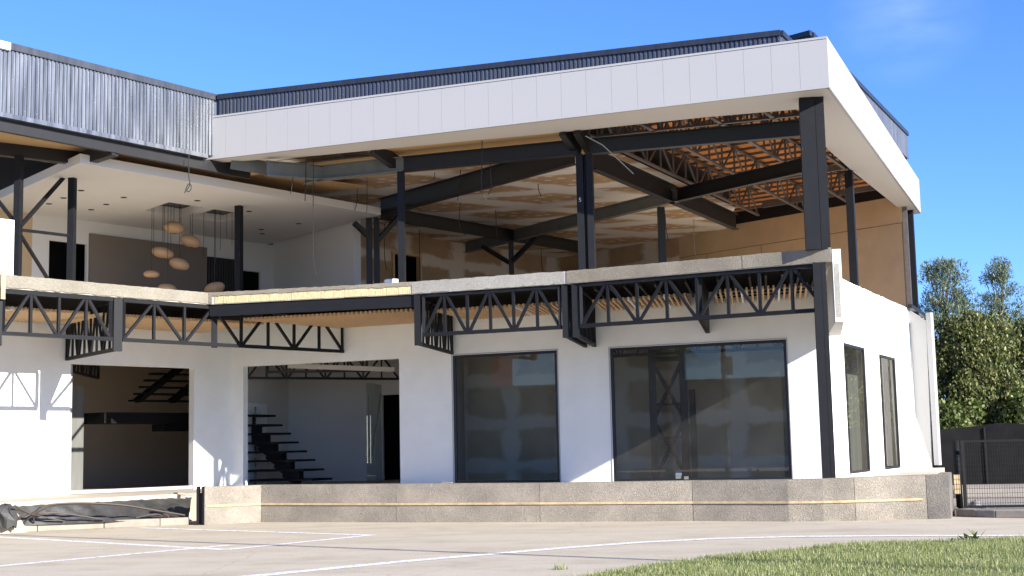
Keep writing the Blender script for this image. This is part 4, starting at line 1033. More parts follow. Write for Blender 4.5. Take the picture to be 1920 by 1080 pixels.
# ================================================================ PLINTH WALL
pb = [(383, 984.5), (490, 979), (743, 979.5), (1013, 979), (1300, 977), (1400, 977.5), (1480, 978), (1545, 977.5), (1605, 976.5), (1700, 974), (1740, 973.2), (1783, 972.5)]
pt = [0.845, .842, .835, .815, .82, .82, .825, .83, .845, .86, .865, .87]
PB = [Z(x, y, 0) for x, y in pb]
PE = PB[-1] + az(20) * 1.6
PBe = PB + [PE]; pte = pt + [.87]
PW = thing('retaining_wall', 'low board-marked concrete wall with a yellow wooden strip along it in front of the building', 'wall', (0, 29, 0))
def seg_wall(pts, zt, thick, z0=0.0):
    m = MB(); k = len(pts); ns = []
    for i in range(k):
        d = (pts[min(i + 1, k - 1)] - pts[max(i - 1, 0)]).normalized(); ns.append(Vector((-d.y, d.x, 0)) * thick)
    for i in range(k - 1):
        a_, b_, na, nb = pts[i], pts[i + 1], ns[i], ns[i + 1]
        m.quad(V3(a_, z0), V3(b_, z0), V3(b_, zt[i + 1]), V3(a_, zt[i]))
        m.quad(V3(a_, zt[i]), V3(b_, zt[i + 1]), V3(b_ + nb, zt[i + 1]), V3(a_ + na, zt[i]))
        m.quad(V3(a_ + na, zt[i]), V3(b_ + nb, zt[i + 1]), V3(b_ + nb, z0), V3(a_ + na, z0))
    for i in (0, k - 1): m.quad(V3(pts[i], z0), V3(pts[i], zt[i]), V3(pts[i] + ns[i], zt[i]), V3(pts[i] + ns[i], z0))
    return m
# panels, each with its own joint
groups = [(0, 1, 'plinth'), (1, 2, 'plinth'), (2, 3, 'plinth'), (3, 4, 'plinth'), (4, 8, 'plinth'), (8, 10, 'plinth'), (10, 12, 'plinth_dark')]
for (i0, i1, mt) in groups:
    pts = [p.copy() for p in PBe[i0:i1 + 1]]
    d = (pts[1] - pts[0]).normalized(); pts[0] += d * .005; d = (pts[-1] - pts[-2]).normalized(); pts[-1] -= d * .005
    seg_wall(pts, pte[i0:i1 + 1], .2).build('wall_panel', mt, PW)
bs = [p + (p - Vector((p.x * .2, 60, 0))).normalized() * .004 for p in PB[:11]]
bs[0] = bs[0] + (bs[1] - bs[0]).normalized() * .03; bs[10] = bs[9].lerp(bs[10], .8)
m = MB()
zb0 = [.42, .415, .40, .395, .38, .38, .38, .38, .385, .39, .395]
for i in range(10):
    a_, b_ = bs[i], bs[i + 1]
    m.bar(V3(a_, zb0[i]), V3(b_, zb0[i + 1]), .04, .048)
m.build('wooden_strip', 'batten', PW)
# steel H post closing the left end
m = MB(); h = PB[0] + Vector((-.02, -.02, 0))
m.box(h + az(10) * .08, .04, .14, 0, .87, 100); m.box(h + az(280) * .15 + az(10) * .08, .04, .14, .0, .87, 100); m.box(h + az(280) * .085 + az(10) * .12, .12, .03, 0, .72, 100)
m.build('steel_end_post', 'steel_in', PW)
# capping render line
m = seg_wall([p + Vector((0, .03, 0)) for p in PBe], [z + .012 for z in pte], .22, .80).build('wall_cap', 'slab', PW)
# ================================================================ LEFT BED: kerb, sheet, pipes
k0, k1, k2 = Z(-60, 1003.5, 0), Z(70, 996.5, 0), Z(356, 984, 0)
def kerb_block(a_, b_, h_, t_, mat, name='kerb_block'):
    d = (b_ - a_).normalized(); n = Vector((-d.y, d.x, 0))
    return MB().prism([V2(v) for v in (a_ + d * .006, b_ - d * .006, b_ - d * .006 + n * t_, a_ + d * .006 + n * t_)], 0, h_)
kb = thing('kerb', 'pale concrete kerb in front of the black plastic bed', 'kerb', (k0.x, k0.y, 0))
cuts = [k0, k1, Z(195, 990.5, 0), Z(300, 986.5, 0), k2]
for a_, b_ in zip(cuts[:-1], cuts[1:]): kerb_block(a_, b_, .17, .14, 'kerb').build('kerb_block', 'kerb', kb, bevel=.012)
def lerp_grid(fr, bk, nu, nv, zf, zb_, amp, seed):
    random.seed(seed); m = MB(); g = []
    for j in range(nv + 1):
        row = []
        for i in range(nu + 1):
            p = fr(i / nu).lerp(bk(i / nu), j / nv)
            z = zf + (zb_ - zf) * j / nv + amp * (random.random() - .5) * (0 if j in (0,) else 1) + .05 * sin(i * .9 + j * .7) * sin(pi * j / nv)
            row.append(len(m.v)); m.v.append((p.x, p.y, z))
        g.append(row)
    for j in range(nv):
        for i in range(nu): m.f.append((g[j][i], g[j][i + 1], g[j + 1][i + 1], g[j + 1][i]))
    return m
bk0, bk1 = Z(-160, 950, FL), Z(358, 925, FL); bdir = (bk1 - bk0).normalized(); bnn = Vector((bdir.y, -bdir.x, 0))
kk = [V3(p, 0) + Vector((-.06, .14, 0)) for p in (k0, k2)]
bA = V3(isect(k0, 0, bk0, az(bk0, bk1)), 0) + bnn * .03; bB = V3(bk1, 0) + bnn * .03
shn = (V3(kk[1], .14) - V3(kk[0], .14)).cross(V3(bA, .58) - V3(kk[0], .14)).normalized()
def SH(x, y, lift=.03):
    d = ray(x, y); q = V3(kk[0], .14); P = EYE + d * (shn.dot(q - EYE) / shn.dot(d))
    return P + shn * (lift if shn.z > 0 else -lift)
sheet = lerp_grid(lambda t: V3(kk[0].lerp(kk[1], t), 0), lambda t: bA.lerp(bB, t), 70, 14, .14, .57, .025, 5)
tag(sheet.build('plastic_sheet', 'tarp', smooth=True), 'creased black plastic ground sheet filling the bed behind the pale kerb', 'plastic sheet')
m = MB(); bp_ = SH(12, 968, .0); m.lathe((bp_.x - .05, bp_.y + .05, .2), [(0.0, .42), (.10, .39), (.19, .27), (.24, .1), (.26, -.05)], 14)
random.seed(2); m.v = [(x + random.uniform(-.06, .06), y + random.uniform(-.06, .06), z + random.uniform(-.05, .05)) for x, y, z in m.v]
tag(m.build('plastic_roll', 'tarp'), 'crumpled bundle of black plastic at the left end of the ground sheet', 'plastic bundle')
# low step of the terrace
st_a, st_b = Z(-80, 948, .45), Z(358, 931, .45)
def hose(pts, r, label, name='irrigation_pipe', mat='pipe', grp='pipes lying on the black sheet'):
    P = [SH(x, y) if y < 984 else PL(x, y, k1 + Vector((0, -.05, 0)), az(k0, k2)) for x, y, z in pts]; out = []
    for i in range(len(P) - 1):
        p0, p1, p2, p3 = P[max(i - 1, 0)], P[i], P[i + 1], P[min(i + 2, len(P) - 1)]
        for k in range(8):
            t_ = k / 8
            out.append(.5 * ((2 * p1) + (p2 - p0) * t_ + (2 * p0 - 5 * p1 + 4 * p2 - p3) * t_ ** 2 + (3 * p1 - p0 - 3 * p2 + p3) * t_ ** 3))
    out.append(P[-1])
    tag(MB().tube(out, r, 6).build(name, mat, smooth=True), label, 'pipe', grp)
hose([(0, 982, .25), (60, 964, .35), (85, 950, .42), (150, 945, .5), (230, 949, .48), (300, 960, .4), (347, 968, .27)], .02, 'grey pipe in the longest, highest arch across the black sheet')
hose([(45, 983, .22), (62, 968, .3), (100, 951, .42), (160, 947, .48), (240, 952, .45), (310, 965, .33), (314, 985, .05)], .018, 'grey pipe whose right end hangs down over the kerb in a hook')
hose([(28, 950, .42), (60, 966, .33), (120, 979, .22)], .018, 'short grey pipe running straight down from the crumpled plastic bundle')
hose([(64, 982, .22), (68, 967, .32), (110, 964, .33), (195, 976, .22)], .018, 'grey pipe in the lowest, flattest arch over the black sheet')
hose([(255, 973, .23), (290, 966, .3), (310, 972, .27), (300, 987, .04)], .014, 'thin grey pipe end bending over the kerb, left of the hooked one')
m = MB(); a_ = SH(331, 933, .12); b_ = SH(361, 936, .12); m.bar(a_, b_, .22, .04); m.bar(a_.lerp(b_, .2) - Vector((0, 0, .06)), a_.lerp(b_, .5) - Vector((0, 0, .06)), .18, .08)
tag(m.build('wooden_board', 'kerb'), 'short pale board lying beside the steel end post of the concrete wall', 'board')
# ================================================================ RIGHT: gate, kerb, fence
rk = [Z(1792, 968, 0), Z(1830, 970, 0), Z(1866, 971, 0), Z(1990, 972, 0)]
rkb = thing('kerb', 'row of old dark grey kerb stones under the mesh gate', 'kerb', (rk[0].x, rk[0].y, 0))
for a_, b_ in zip(rk[:-1], rk[1:]): kerb_block(a_, b_, .15, .16, 'kerb_dark').build('kerb_block', 'kerb_dark', rkb, bevel=.015)
ybk = rk[0].y
m = MB(); gp = [rk[0] + Vector((.05, .16, 0)), rk[3] + Vector((8, .16, 0)), Vector((30, 60, 0)), Vector((13.2, 60, 0)), right_far + az(116) * .3]
m.prism([V2(v) for v in gp], 0.0, .11); struct(m.build('gravel_yard', 'soil'), 'structure')
m = MB(); m.prism([V2(v) for v in (Z(1793, 932, .14), Z(1990, 932, .14), Z(1990, 918, .14), Z(1793, 916, .14))], .1, .15); struct(m.build('concrete_path', 'kerb'), 'structure')
gl = Z(1811, 953, .14)
G = thing('mesh_gate', 'black framed welded-mesh gate beside the right end of the concrete wall', 'gate', (gl.x, gl.y, .14))
ga = 97.0; gz1 = PL(1805, 826, gl, ga).z; gend = gl + az(ga) * 3.6
m = MB(); m.bar(V3(gl, .16), V3(gl, gz1), .06, .06); m.bar(V3(gl, .17), V3(gend, .17), .05, .05); m.bar(V3(gl, gz1 - .02), V3(gend, gz1 - .02), .05, .05); m.bar(V3(gend, .16), V3(gend, gz1), .06, .06)
m.build('gate_frame', 'mesh', G)
m = MB(); s = .05
while s < 3.55: m.bar(V3(gl + az(ga) * s, .2), V3(gl + az(ga) * s, gz1 - .05), .005, .005); s += .05
z = .24
while z < gz1 - .05: m.bar(V3(gl + az(ga) * .03, z) - Vector((0, .006, 0)), V3(gend, z) - Vector((0, .006, 0)), .007, .007); z += .1
m.build('mesh_panel', 'mesh', G)
for (x, yt, yb, r, lb) in ((1793.5, 826, 952, .045, 'thin black gate post nearest the concrete wall'), (1797.5, 826, 955, .06, 'thicker black gate post leaning beside the mesh gate')):
    p = Z(x + 4, yb, .1); zt = PL(x - 2, yt, p, 90).z
    tag(MB().tube([p, V3(p, zt) + Vector((-.02, 0, 0))], r, 10).build('gate_post', 'mesh', smooth=True), lb, 'post', 'gate posts')
p = Z(1795, 928, .12) ; pp = V3(Z(1796, 955, .1), 0) + Vector((-.02, -.09, 0))
tag(MB().box(pp, .13, .04, .42, .83, 97).build('timber_offcut', 'batten'), 'short yellow wooden board strapped upright to the gate posts', 'board')
# shade cloth fence
fz = Vector((15.5, 41.5, 0))
sf = thing('shade_cloth_fence', 'long black shade-cloth fence with a sagging top behind the mesh gate', 'fence', (fz.x, fz.y, .1))
tops = [(1740, 806), (1790, 803), (1838, 798), (1872, 793), (1900, 794), (1960, 798), (2100, 800), (2300, 800)]
m = MB(); pf = Vector((13.4, 44.0, 0)); faz = 100
prev = None
for i in range(len(tops) - 1):
    for k in range(4):
        def P_(j, t_):
            x = tops[j][0] + (tops[j + 1][0] - tops[j][0]) * t_; y = tops[j][1] + (tops[j + 1][1] - tops[j][1]) * t_
            return PL(x, y, pf, faz) + Vector((0, .01 * sin(x * .05), 0))
        a_, b_ = P_(i, k / 4), P_(i, (k + 1) / 4)
        m.quad(V3(a_, .1), V3(b_, .1), b_, a_); bn = Vector((0, .02, 0)); m.quad(V3(a_ + bn, .1), a_ + bn, b_ + bn, V3(b_ + bn, .1)); m.quad(a_, b_, b_ + bn, a_ + bn)
m.build('cloth', 'shade', sf)
m = MB()
for x in (1760, 1850, 1940, 2040): 
    p = PL(x, 900, pf, faz); m.tube([V3(p, .1) + Vector((0, -.06, 0)), V3(p, 1.9) + Vector((0, -.06, 0))], .03, 6).build('fence_post', 'mesh', sf); m = MB()
random.seed(5)
for i, (x, y, r) in enumerate(((1829, 948, .14), (1845, 951, .08), (1814, 951, .07))):
    p = Z(x, y, .13); m = MB(); m.lathe((p.x, p.y, .1), [(0, r), (r * .6, r * .85), (r, r * .35), (r * .95, -.01)], 9)
    m.v = [(a_ + random.uniform(-.2, .2) * r, b_ + random.uniform(-.2, .2) * r, c_ + random.uniform(-.1, .1) * r) for a_, b_, c_ in m.v]
    tag(m.build('stone', 'stone', smooth=True), ['largest rounded grey stone at the foot of the mesh gate', 'small stone just right of the large rounded one by the gate', 'small stone just left of the large one, beside the gate frame'][i], 'stone', 'stones behind the gate')
# ================================================================ UPPER FLOOR THINGS: lamps, cables
lamps = [(326, 427, 38, 23, 'topmost woven paper pendant lamp of the cluster, round and bulging'), (356.5, 452, 38, 25, 'woven pendant lamp second from the top, lopsided shell shape at right'), (305, 474, 41, 21, 'wide flat woven pendant lamp at mid height on the left'),
         (336, 495, 37, 23, 'tilted woven pendant lamp just below and right of the wide one'), (284, 514, 30, 13, 'smallest flattest woven pendant lamp at the lower left'), (314, 543, 36, 22, 'woven pendant lamp half hidden behind the slab edge, below the smallest one'), (402, 541, 38, 24, 'woven pendant lamp set apart on the right in front of the black screen')]
LH = cp((hu0 + hu1) / 2, (hv0 + hv1) / 2, 0)
random.seed(9)
for i, (x, y, w_, h_, lb) in enumerate(lamps):
    base = LH + az(WA) * ((x - 345) * .012) + az(-37) * random.uniform(-.3, .3)
    p = PL(x, y, base, 90); sc = p.y / FPX
    t = thing('pendant_lamp', lb, 'pendant lamp', tuple(p), 'woven pendant lamps over the upper floor')
    rx, rz = w_ * sc / 2, h_ * sc / 2; m = MB()
    prof = [(rx * .18, rz)] + [(rx * cos(a) ** .8 if cos(a) > 0 else 0, rz * sin(a)) for a in [radians(70 - 14 * k) for k in range(11)]] + [(rx * .2, -rz * .98)]
    m.lathe(tuple(p), prof, 24)
    tx, ty = random.uniform(-.25, .25), random.uniform(-.1, .1)
    m.v = [(a_ + (c_ - p.z) * tx, b_, c_ + (a_ - p.x) * tx * .5) for a_, b_, c_ in m.v]
    m.build('lamp_shade', 'paper', t, smooth=True)
    MB().tube([p + Vector((0, 0, rz * .9)), V3(p, ct + .01)], .008, 5).build('flex', 'cable', t)
for i, x in enumerate((288, 308, 320, 339, 361, 382, 404, 413, 425, 435)):
    b_ = LH + az(WA) * ((x - 345) * .012); p = PL(x, 460, b_, 90)
    zz = 8.22 - random.uniform(.5, 1.6)
    tag(MB().tube([V3(p, zz), V3(p, ct + .01)], .007, 5).build('lamp_flex', 'cable'), ['leftmost', 'second', 'third', 'fourth', 'fifth', 'sixth', 'seventh', 'eighth', 'ninth', 'rightmost'][i] + ' bare black flex, counted from the left, hanging from the ceiling recess', 'cable', 'bare flexes over the lamps')
def cab(pts, z_at, r, label, mat='cable', depth=None):
    p0 = Z(pts[0][0], pts[0][1], z_at) if depth is None else None
    base = p0 if p0 is not None else Vector((0, depth, 0))
    P = [PL(x, y, base, 90) for x, y in pts]; out = []
    for i in range(len(P) - 1):
        q0, q1, q2, q3 = P[max(i - 1, 0)], P[i], P[i + 1], P[min(i + 2, len(P) - 1)]
        for k in range(5):
            t_ = k / 5; out.append(.5 * ((2 * q1) + (q2 - q0) * t_ + (2 * q0 - 5 * q1 + 4 * q2 - q3) * t_ ** 2 + (3 * q1 - q0 - 3 * q2 + q3) * t_ ** 3))
    out.append(P[-1]); tag(MB().tube(out, r, 5).build('hanging_cable', mat), label, 'cable', 'loose cables hanging from the ceiling')
cab([(354, 291), (354, 330), (356, 345), (350, 358), (356, 358), (359, 350), (353, 345), (346, 362)], 8.64, .012, 'loose cable ending in a loop, in front of the white dropped ceiling')
cab([(574, 298), (573, 340), (572, 377)], 8.7, .012, 'thick doubled cable hanging near the grey-green beams')
cab([(588, 297), (587, 400), (587, 480), (592, 516)], 8.7, .009, 'longest loose cable, hanging in front of the white side wall')
cab([(549, 331), (547, 352), (545, 364)], 8.2, .009, 'short cable left of the doubled one, under the grey-green beam')
cab([(670, 349), (669, 380), (665, 394)], 8.9, .009, 'short cable near the right end of the white dropped ceiling, curling left')
cab([(688, 332), (688, 390), (686, 398)], 8.9, .009, 'short straight cable beside the right end of the white dropped ceiling')
cab([(721, 420), (721, 480), (725, 507)], 8.95, .012, 'cable hanging between the double post and the dark doorway')
cab([(786, 430), (787, 500), (787, 523)], 8.95, .012, 'straight cable hanging along the right side of the dark doorway')
cab([(904, 263), (903, 350), (906, 366), (913, 377)], 8.7, .011, 'long cable hanging from the kraft soffit across the diagonal beam')
cab([(918, 288), (920, 330), (921, 352), (915, 365)], 8.5, .011, 'cable hanging just right of the long soffit cable')
cab([(863, 380), (861, 415), (865, 432), (873, 441)], 8.95, .014, 'grey cable curling right under the filled ceiling, nearer the tall post', 'pipe')
cab([(929, 393), (931, 430), (931, 446)], 8.95, .012, 'pale cable hanging under the filled ceiling above the short dark beam', 'pipe')
cab([(1009, 345), (1010, 357), (1015, 368)], 8.95, .012, 'very short cable under the brightest part of the filled ceiling')
cab([(1015, 466), (1015, 490), (1018, 509)], 8.95, .014, 'cable hanging low against the back wall between the two middle posts')
cab([(815, 323), (815, 332), (812, 336)], 8.9, .011, 'tiny hooked cable under the front beam')
cab([(863, 318), (863, 340), (858, 376)], 8.9, .010, 'cable hanging behind the front beam, left of the long soffit cable')
cab([(1247, 400), (1249, 430), (1253, 452)], 8.9, .012, 'thin cable beside the single post near the board wall')
cab([(1301, 410), (1302, 470), (1308, 484)], 8.95, .012, 'pale cable hanging against the brown board wall', 'white_cable')
P_ = [Z(1098, 255, 8.5), Z(1130, 277, 8.2), Z(1188, 326, 7.6)]
tag(MB().tube([PL(1098, 255, P_[0], 90), PL(1130, 272, P_[0], 90), PL(1155, 295, P_[0], 90), PL(1188, 326, P_[0], 90)], .013, 6).build('conduit', 'white_cable'), 'stiff white conduit slanting down from the ceiling to the right of the double front post', 'conduit')
# white bucket lid and white board on the slab
p = PL(729, 524, BL - Vector((0, 8, 0)), 90)
p = Z(729, 522, ST + .12) + Vector((0, .9, 0)); tag(MB().lathe((p.x, p.y, ST), [(0, .2), (.18, .2), (.2, .17), (.19, .14), (.16, 0)], 18).build('bucket', 'white', smooth=True), 'white bucket standing on the upper slab beside the dark post', 'bucket')
wb0, wb1 = PL(-60, 460, V3(S[3], 0) + az(-50) * .12, WA), PL(26, 460, V3(S[3], 0) + az(-50) * .12, WA)
zt = PL(20, 412, V3(S[3], 0) + az(-50) * .12, WA).z
tag(MB().prism([V2(v) for v in (wb0, wb1, wb1 + az(-50) * .05, wb0 + az(-50) * .05)], ST + .01, zt).build('white_board', 'white'), 'plain white board standing on the slab at the far left', 'board')
ts = PL(6, 520, V3(S[3], 0) - az(-50) * .06, WA); zb_ = PL(7, 561, V3(S[3], 0) - az(-50) * .06, WA).z
tag(MB().box(ts, .1, .03, zb_, ST + .1, WA).build('timber_strip', 'batten'), 'short wooden strip fixed upright to the slab edge at the far left', 'wood strip')
# floodlight boxes on the plinth in front of the big window
p = Z(1273, 899, .83)
fl = thing('floodlight', 'small grey metal box lamp standing on the concrete wall before the big window', 'lamp', (p.x, p.y, .83))
MB().box(p + Vector((0, .1, 0)), .11, .08, .845, .90, 100).build('lamp_base', 'primer', fl); MB().box(p + Vector((0.01, .1, 0)), .13, .05, .905, .97, 100).build('lamp_head', 'chrome', fl)
p = Z(1288, 899, .83); tag(MB().box(p + Vector((0, .1, 0)), .09, .08, .83, .895, 100).build('junction_box', 'primer'), 'tiny grey junction box just right of the box lamp on the concrete wall', 'junction box')
p = Z(838, 907, .82); tag(MB().box(p + Vector((0, .15, 0)), .22, .12, .82, .85, 100).build('metal_offcut', 'kerb_dark'), 'flat grey metal offcut on the concrete wall left of the smaller window', 'offcut')
# ================================================================ OVERHEAD LINE (its shadow crosses the paving)
g1, g2 = Z(-40, 1001, 0), Z(1330, 1053.5, 0)
Lh = 8.0; sh = Vector((sv.x, sv.y, 0)) / sv.z * Lh
c1, c2 = V3(g1 + sh, Lh), V3(g2 + sh, Lh); dvec = (c2 - c1).normalized()
ca_, cb_ = c1 - dvec * 1.5, c2 + dvec * 12
tag(MB().tube([ca_, cb_], .06, 8).build('overhead_cable', 'cable'), 'overhead power cable spanning high above the paving, outside the picture', 'cable')
# ================================================================ VEGETATION
def leaves(m, c, rad, n, size, droop=.5, rng=random, narrow=.35):
    for _ in range(n):
        while True:
            d = Vector((rng.uniform(-1, 1), rng.uniform(-1, 1), rng.uniform(-1, 1)))
            if d.length < 1: break
        r_ = d.length; d = d.normalized() * (r_ ** .5)
        p = Vector((c[0] + d.x * rad[0], c[1] + d.y * rad[1], c[2] + d.z * rad[2]))
        s_ = size * rng.uniform(.6, 1.3)
        ax = Vector((rng.uniform(-1, 1), rng.uniform(-1, 1), rng.uniform(-1, .5) - droop)).normalized()
        sd_ = ax.cross(Vector((rng.uniform(-1, 1), rng.uniform(-1, 1), rng.uniform(-1, 1)))).normalized() * s_ * narrow
        q = p + ax * s_
        m.quad(p, p.lerp(q, .45) + sd_, q, p.lerp(q, .45) - sd_)
def tree(name, label, base, h, w_, mat, nclump, nleaf, size, cat='tree', group=None, crown0=.15, seed=1, droop=.5, narrow=.35, clump=.5, depth=None):
    rng = random.Random(seed); t = thing(name, label, cat, tuple(base), group)
    tm = MB(); top = Vector(base) + Vector((rng.uniform(-.2, .2), 0, h * .8)); tm.tube([Vector(base), Vector(base).lerp(top, .5) + Vector((.1, .05, 0)), top], .12, 7, .03)
    lm_ = MB(); dp = depth or w_
    for i in range(nclump):
        f = rng.random(); zc = base[2] + h * (crown0 + (1 - crown0) * f)
        a = rng.uniform(0, 2 * pi); wr = sqrt(rng.random()) * (1 - (.6 if mat == 'leaf_grey' else .45) * max(0, f - .5) / .5)
        c = Vector((base[0] + cos(a) * w_ * wr * .5, base[1] + sin(a) * dp * wr * .5, zc - .2))
        cr = clump * rng.uniform(.6, 1.25)
        leaves(lm_, c, (cr, cr, cr * .9), nleaf, size, droop, rng, narrow)
        if i % 4 == 0: tm.tube([Vector((base[0], base[1], max(base[2] + .3, zc - h * .25))), c], .03, 5, .01)
    tm.build('trunk', 'bark', t); lm_.build('crown', mat, t)
    return t
HZ = [(13.3, 47.0, 5.3, 3.5, 'leaf', 'dark hedge tree right beside the building corner, with thin reddish lower twigs'),
      (15.7, 46.6, 5.9, 3.5, 'leaf', 'olive hedge tree with drooping narrow leaves, behind the highest part of the cloth fence'),
      (18.1, 47.2, 5.7, 3.5, 'leaf', 'dense hedge tree at the right edge of the picture')]
for i, (x, y, h, w_, mt, lb) in enumerate(HZ):
    tree('hedge_tree', lb, (x, y, 0), h, w_, mt, 320, 105, .135, group='hedge trees behind the cloth fence', seed=20 + i, crown0=.12, clump=.42, depth=2.4, droop=.9, narrow=.24)
for (x, y, h, w_, s_, lb) in ((14.6, 45.4, 2.9, 2.0, 31, 'low bright green shrub behind the cloth fence, nearer the building'), (17.2, 45.3, 3.2, 2.6, 32, 'low bright green shrub behind the cloth fence at the right edge')):
    tree('green_shrub', lb, (x, y, 0), h, w_, 'leaf_green', 60, 50, .15, 'shrub', 'bright shrubs behind the fence', .4, s_, clump=.35)
tree('feathery_tree', 'pale grey-green feathery tree rising above the hedge, nearer the building', (16.0, 50.5, 0), 8.2, 2.9, 'leaf_grey', 260, 80, .15, crown0=.45, seed=41, droop=-1.1, narrow=.10, clump=.30, group='feathery trees')
tree('feathery_tree', 'second pale feathery tree above the hedge, farther right', (18.3, 51, 0), 8.3, 1.7, 'leaf_grey', 130, 75, .15, crown0=.5, seed=42, droop=-1.1, narrow=.10, clump=.27, group='feathery trees')
HX = tree('hedge_tree', 'tallest hedge tree, rising to the right edge of the picture', (19.7, 46.2, 0), 6.5, 3.4, 'leaf', 300, 105, .135, group='hedge trees behind the cloth fence', seed=27, crown0=.12, clump=.42, depth=2.4, droop=.9, narrow=.24)
tree('feathery_tree', 'thin low feathery tree showing beside the wall corner', (14.1, 50.5, 0), 6.6, 1.3, 'leaf_grey', 80, 60, .13, crown0=.5, seed=43, droop=-.4, narrow=.12, clump=.3, group='feathery trees')
for i in range(6):
    tree('hedge_tree', 'hedge tree beyond the right edge of the picture, ' + ['nearest', 'second', 'third', 'fourth', 'fifth', 'last'][i] + ' from the building in its row', (20.6 + i * 2.6, 47.5 + i * 2.2, 0), 5.5, 3.4, 'leaf', 80, 45, .2, group='hedge trees beyond the frame', seed=60 + i, crown0=.1, clump=.6)
# lawn
lb_ = [(1010, 1090), (1100, 1080), (1181, 1068), (1261, 1055), (1329, 1047), (1463, 1033.5), (1598, 1021), (1732, 1015), (1911, 1010), (1990, 1009)]
LB = [Z(x, y, 0.03) for x, y in lb_]
near = [Vector((14, 12, 0)), Vector((6, 6, 0)), Vector((-2.5, 10, 0))]
poly = [V2(v) for v in LB] + [V2(v) for v in near]
struct(MB().prism(poly, 0, .03).build('lawn_soil', 'grassbase'), 'structure')
def inside(x, y, P):
    c = False; j = len(P) - 1
    for i in range(len(P)):
        if (P[i][1] > y) != (P[j][1] > y) and x < (P[j][0] - P[i][0]) * (y - P[i][1]) / (P[j][1] - P[i][1]) + P[i][0]: c = not c
        j = i
    return c
rng = random.Random(99); gmv = []; gmf = []
def blade(x, y, z, h, wd, lean, a):
    n = len(gmv); dx, dy = cos(a), sin(a); lx, ly = cos(a + 1.3) * lean, sin(a + 1.3) * lean
    gmv.extend([(x - dx * wd, y - dy * wd, z), (x + dx * wd, y + dy * wd, z), (x + dx * wd * .6 + lx * .4, y + dy * wd * .6 + ly * .4, z + h * .55), (x - dx * wd * .6 + lx * .4, y - dy * wd * .6 + ly * .4, z + h * .55), (x + lx, y + ly, z + h)])
    gmf.append((n, n + 1, n + 2, n + 3)); gmf.append((n + 3, n + 2, n + 4))
cnt = 0
while cnt < 90000:
    y = rng.uniform(13.5, 23.5); x = rng.uniform(-1.5, 11)
    if not inside(x, y, poly) or abs(x) > y * .40: continue
    pn_ = sin(x * 1.7) * cos(y * 2.1) * .5 + .5
    h = rng.uniform(.025, .075) * (.6 + .7 * pn_) + (.06 if rng.random() < .004 else 0)
    blade(x, y, .03, h, .0035, rng.uniform(0, .05), rng.uniform(0, 6.28)); cnt += 1
for (x0, y0) in ((0, 0),):
    for i in range(len(LB) - 1):
        L = (LB[i + 1] - LB[i]).length
        for k in range(int(L * 130)):
            p = LB[i].lerp(LB[i + 1], rng.random()); blade(p.x + rng.uniform(-.08, .08), p.y + rng.uniform(-.06, .1), .01, rng.uniform(.03, .1), .003, rng.uniform(0, .07), rng.uniform(0, 6.28))
p = Z(1051, 1068, 0)
for k in range(60): blade(p.x + rng.gauss(0, .05), p.y + rng.gauss(0, .05), 0, rng.uniform(.03, .1) + (.12 if k < 3 else 0), .004, rng.uniform(0, .08), rng.uniform(0, 6.28))
me = bpy.data.meshes.new('grass'); me.from_pydata(gmv, [], gmf); me.materials.append(MT['grass']); go = bpy.data.objects.new('grass', me); COL.objects.link(go); struct(go, 'stuff')
# broad-leaved weed at the lawn edge
rng = random.Random(4); c = Z(1822, 1013, .03); m = MB()
for k in range(15):
    a = rng.uniform(0, 2 * pi); L = rng.uniform(.07, .15); up = rng.uniform(.5, 1.5)
    b = c + Vector((rng.uniform(-.14, .14), rng.uniform(-.06, .06), 0)); t_ = b + Vector((cos(a) * L, sin(a) * L, L * up)) ; sd_ = Vector((-sin(a), cos(a), 0)) * .03
    mid = b.lerp(t_, .5) + Vector((0, 0, .015)); m.quad(b, mid + sd_, t_, mid - sd_)
c2 = Z(1795, 1014, .03)
for k in range(7):
    a = rng.uniform(0, 2 * pi); L = rng.uniform(.06, .12); b = c2 + Vector((rng.uniform(-.1, .1), 0, 0)); t_ = b + Vector((cos(a) * L, sin(a) * L, L * .5)); sd_ = Vector((-sin(a), cos(a), 0)) * .015; mid = b.lerp(t_, .5); m.quad(b, mid + sd_, t_, mid - sd_)
tag(m.build('weed', 'leaf_green', loc=(c.x, c.y, .03)), 'dark spiky broad-leaved weed at the far edge of the lawn', 'plant')
# ================================================================ BEHIND THE CAMERA (seen in the window glass)
def far_building(name, label, c, wd, dp, h, a, mat, mat2=None):
    t = thing(name, label, 'building', (c[0], c[1], 0)); MB().box(c, wd, dp, 0, h, a).build('wall', mat, t)
    m = MB().box(c, wd + .4, dp + .4, h, h + .35, a); m.build('roof', 'steel_in', t)
    if mat2:
        q = Vector((c[0], c[1], 0)) + az(a) * (wd * .5 + 2.0); MB().box(q, 4, dp * .8, 0, h + 1.6, a).build('red_block', mat2, t)
    return t
far_building('warehouse', 'long low brown warehouse across the street, mirrored in the big windows', (-34, -16), 44, 10, 5.4, 120, 'taupe')
far_building('apartment_tower', 'broad dark tower block behind the palm, mirrored in the left half of the large window', (-33.4, -7.0), 6.2, 6, 12.5, 130, 'taupe')
far_building('tall_building', 'slim brown tower block across the street, mirrored in the smaller window', (-58.1, -13.6), 4.8, 2.5, 19, 140, 'taupe')
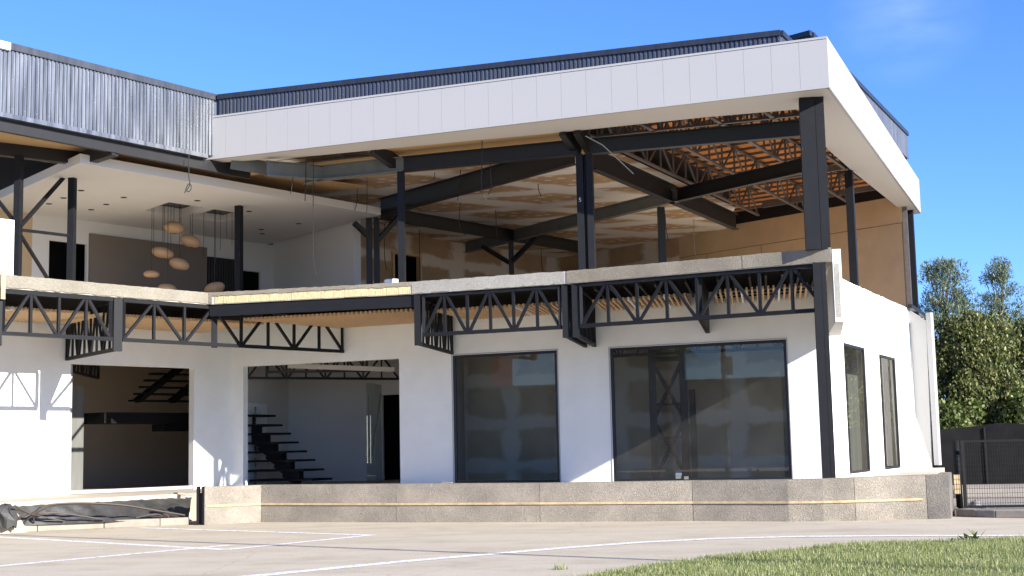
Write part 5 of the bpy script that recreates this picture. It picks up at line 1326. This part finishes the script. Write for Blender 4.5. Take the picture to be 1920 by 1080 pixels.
far_building('red_building', 'slim red tower block across the street, mirrored in the smaller window', (-56.0, -16.0), 1.6, 1.4, 19, 140, 'red')
PX, PY = -12.8, 14.0
m = thing('palm_tree', 'tall palm tree across the paving, mirrored in the large window', 'palm', (PX, PY, 0))
rng = random.Random(8)
MB().tube([(PX, PY, 0), (PX - .1, PY, 3.4), (PX, PY + .1, 6.3)], .24, 10, .2).build('trunk', 'bark', m)
fr = MB()
for k in range(46):
    a = rng.uniform(0, 2 * pi); el = rng.uniform(-1.0, 1.0); L = rng.uniform(1.5, 2.1); b = Vector((PX, PY + .1, 6.3))
    d = Vector((cos(a) * cos(el), sin(a) * cos(el), sin(el))); s_ = d.cross(Vector((0, 0, 1))).normalized()
    for j in range(18):
        o_ = (j - 8.5) * .085; t_ = b + d * L * (1 - abs(o_) * .25) + s_ * o_ * L * .8 - Vector((0, 0, .45 * abs(o_) + .2)); q = b + d * L * .5 + s_ * o_ * .5
        fr.quad(b + d * .3, q + s_ * .012, t_, q - s_ * .012)
fr.build('fronds', 'palmleaf', m)
pb_ = Vector((-16.7, 5.2, 0))
m = thing('utility_pole', 'utility pole with crossarm and transformer, mirrored in the large window', 'pole', tuple(pb_))
MB().tube([pb_, V3(pb_, 9.2)], .13, 8, .1).build('pole', 'bark', m)
MB().bar(V3(pb_, 7.3) - Vector((.9, 0, 0)), V3(pb_, 7.3) + Vector((.9, 0, 0)), .1, .1).build('crossarm', 'bark', m)
MB().lathe((pb_.x + .35, pb_.y + .2, 4.9), [(0, .9), (.28, .88), (.3, .8), (.3, .05), (.24, 0), (0, 0)], 14).build('transformer', 'steel', m)
p = Vector((26, 57, 0))
m = thing('satellite_dish', 'pale satellite dish on a pole by the hedge, mirrored in the slim side window', 'satellite dish', (26, 57, 0))
MB().tube([p, V3(p, 3.0)], .05, 8).build('mast', 'mesh', m)
dm_ = MB().lathe((0, 0, 0), [(0, 0), (.35, .05), (.6, .16), (.75, .27)], 20).build('dish', 'dishm', m, smooth=True)
dm_.location = (0, 0, 3.4); dm_.rotation_euler = (radians(75), 0, radians(-20))
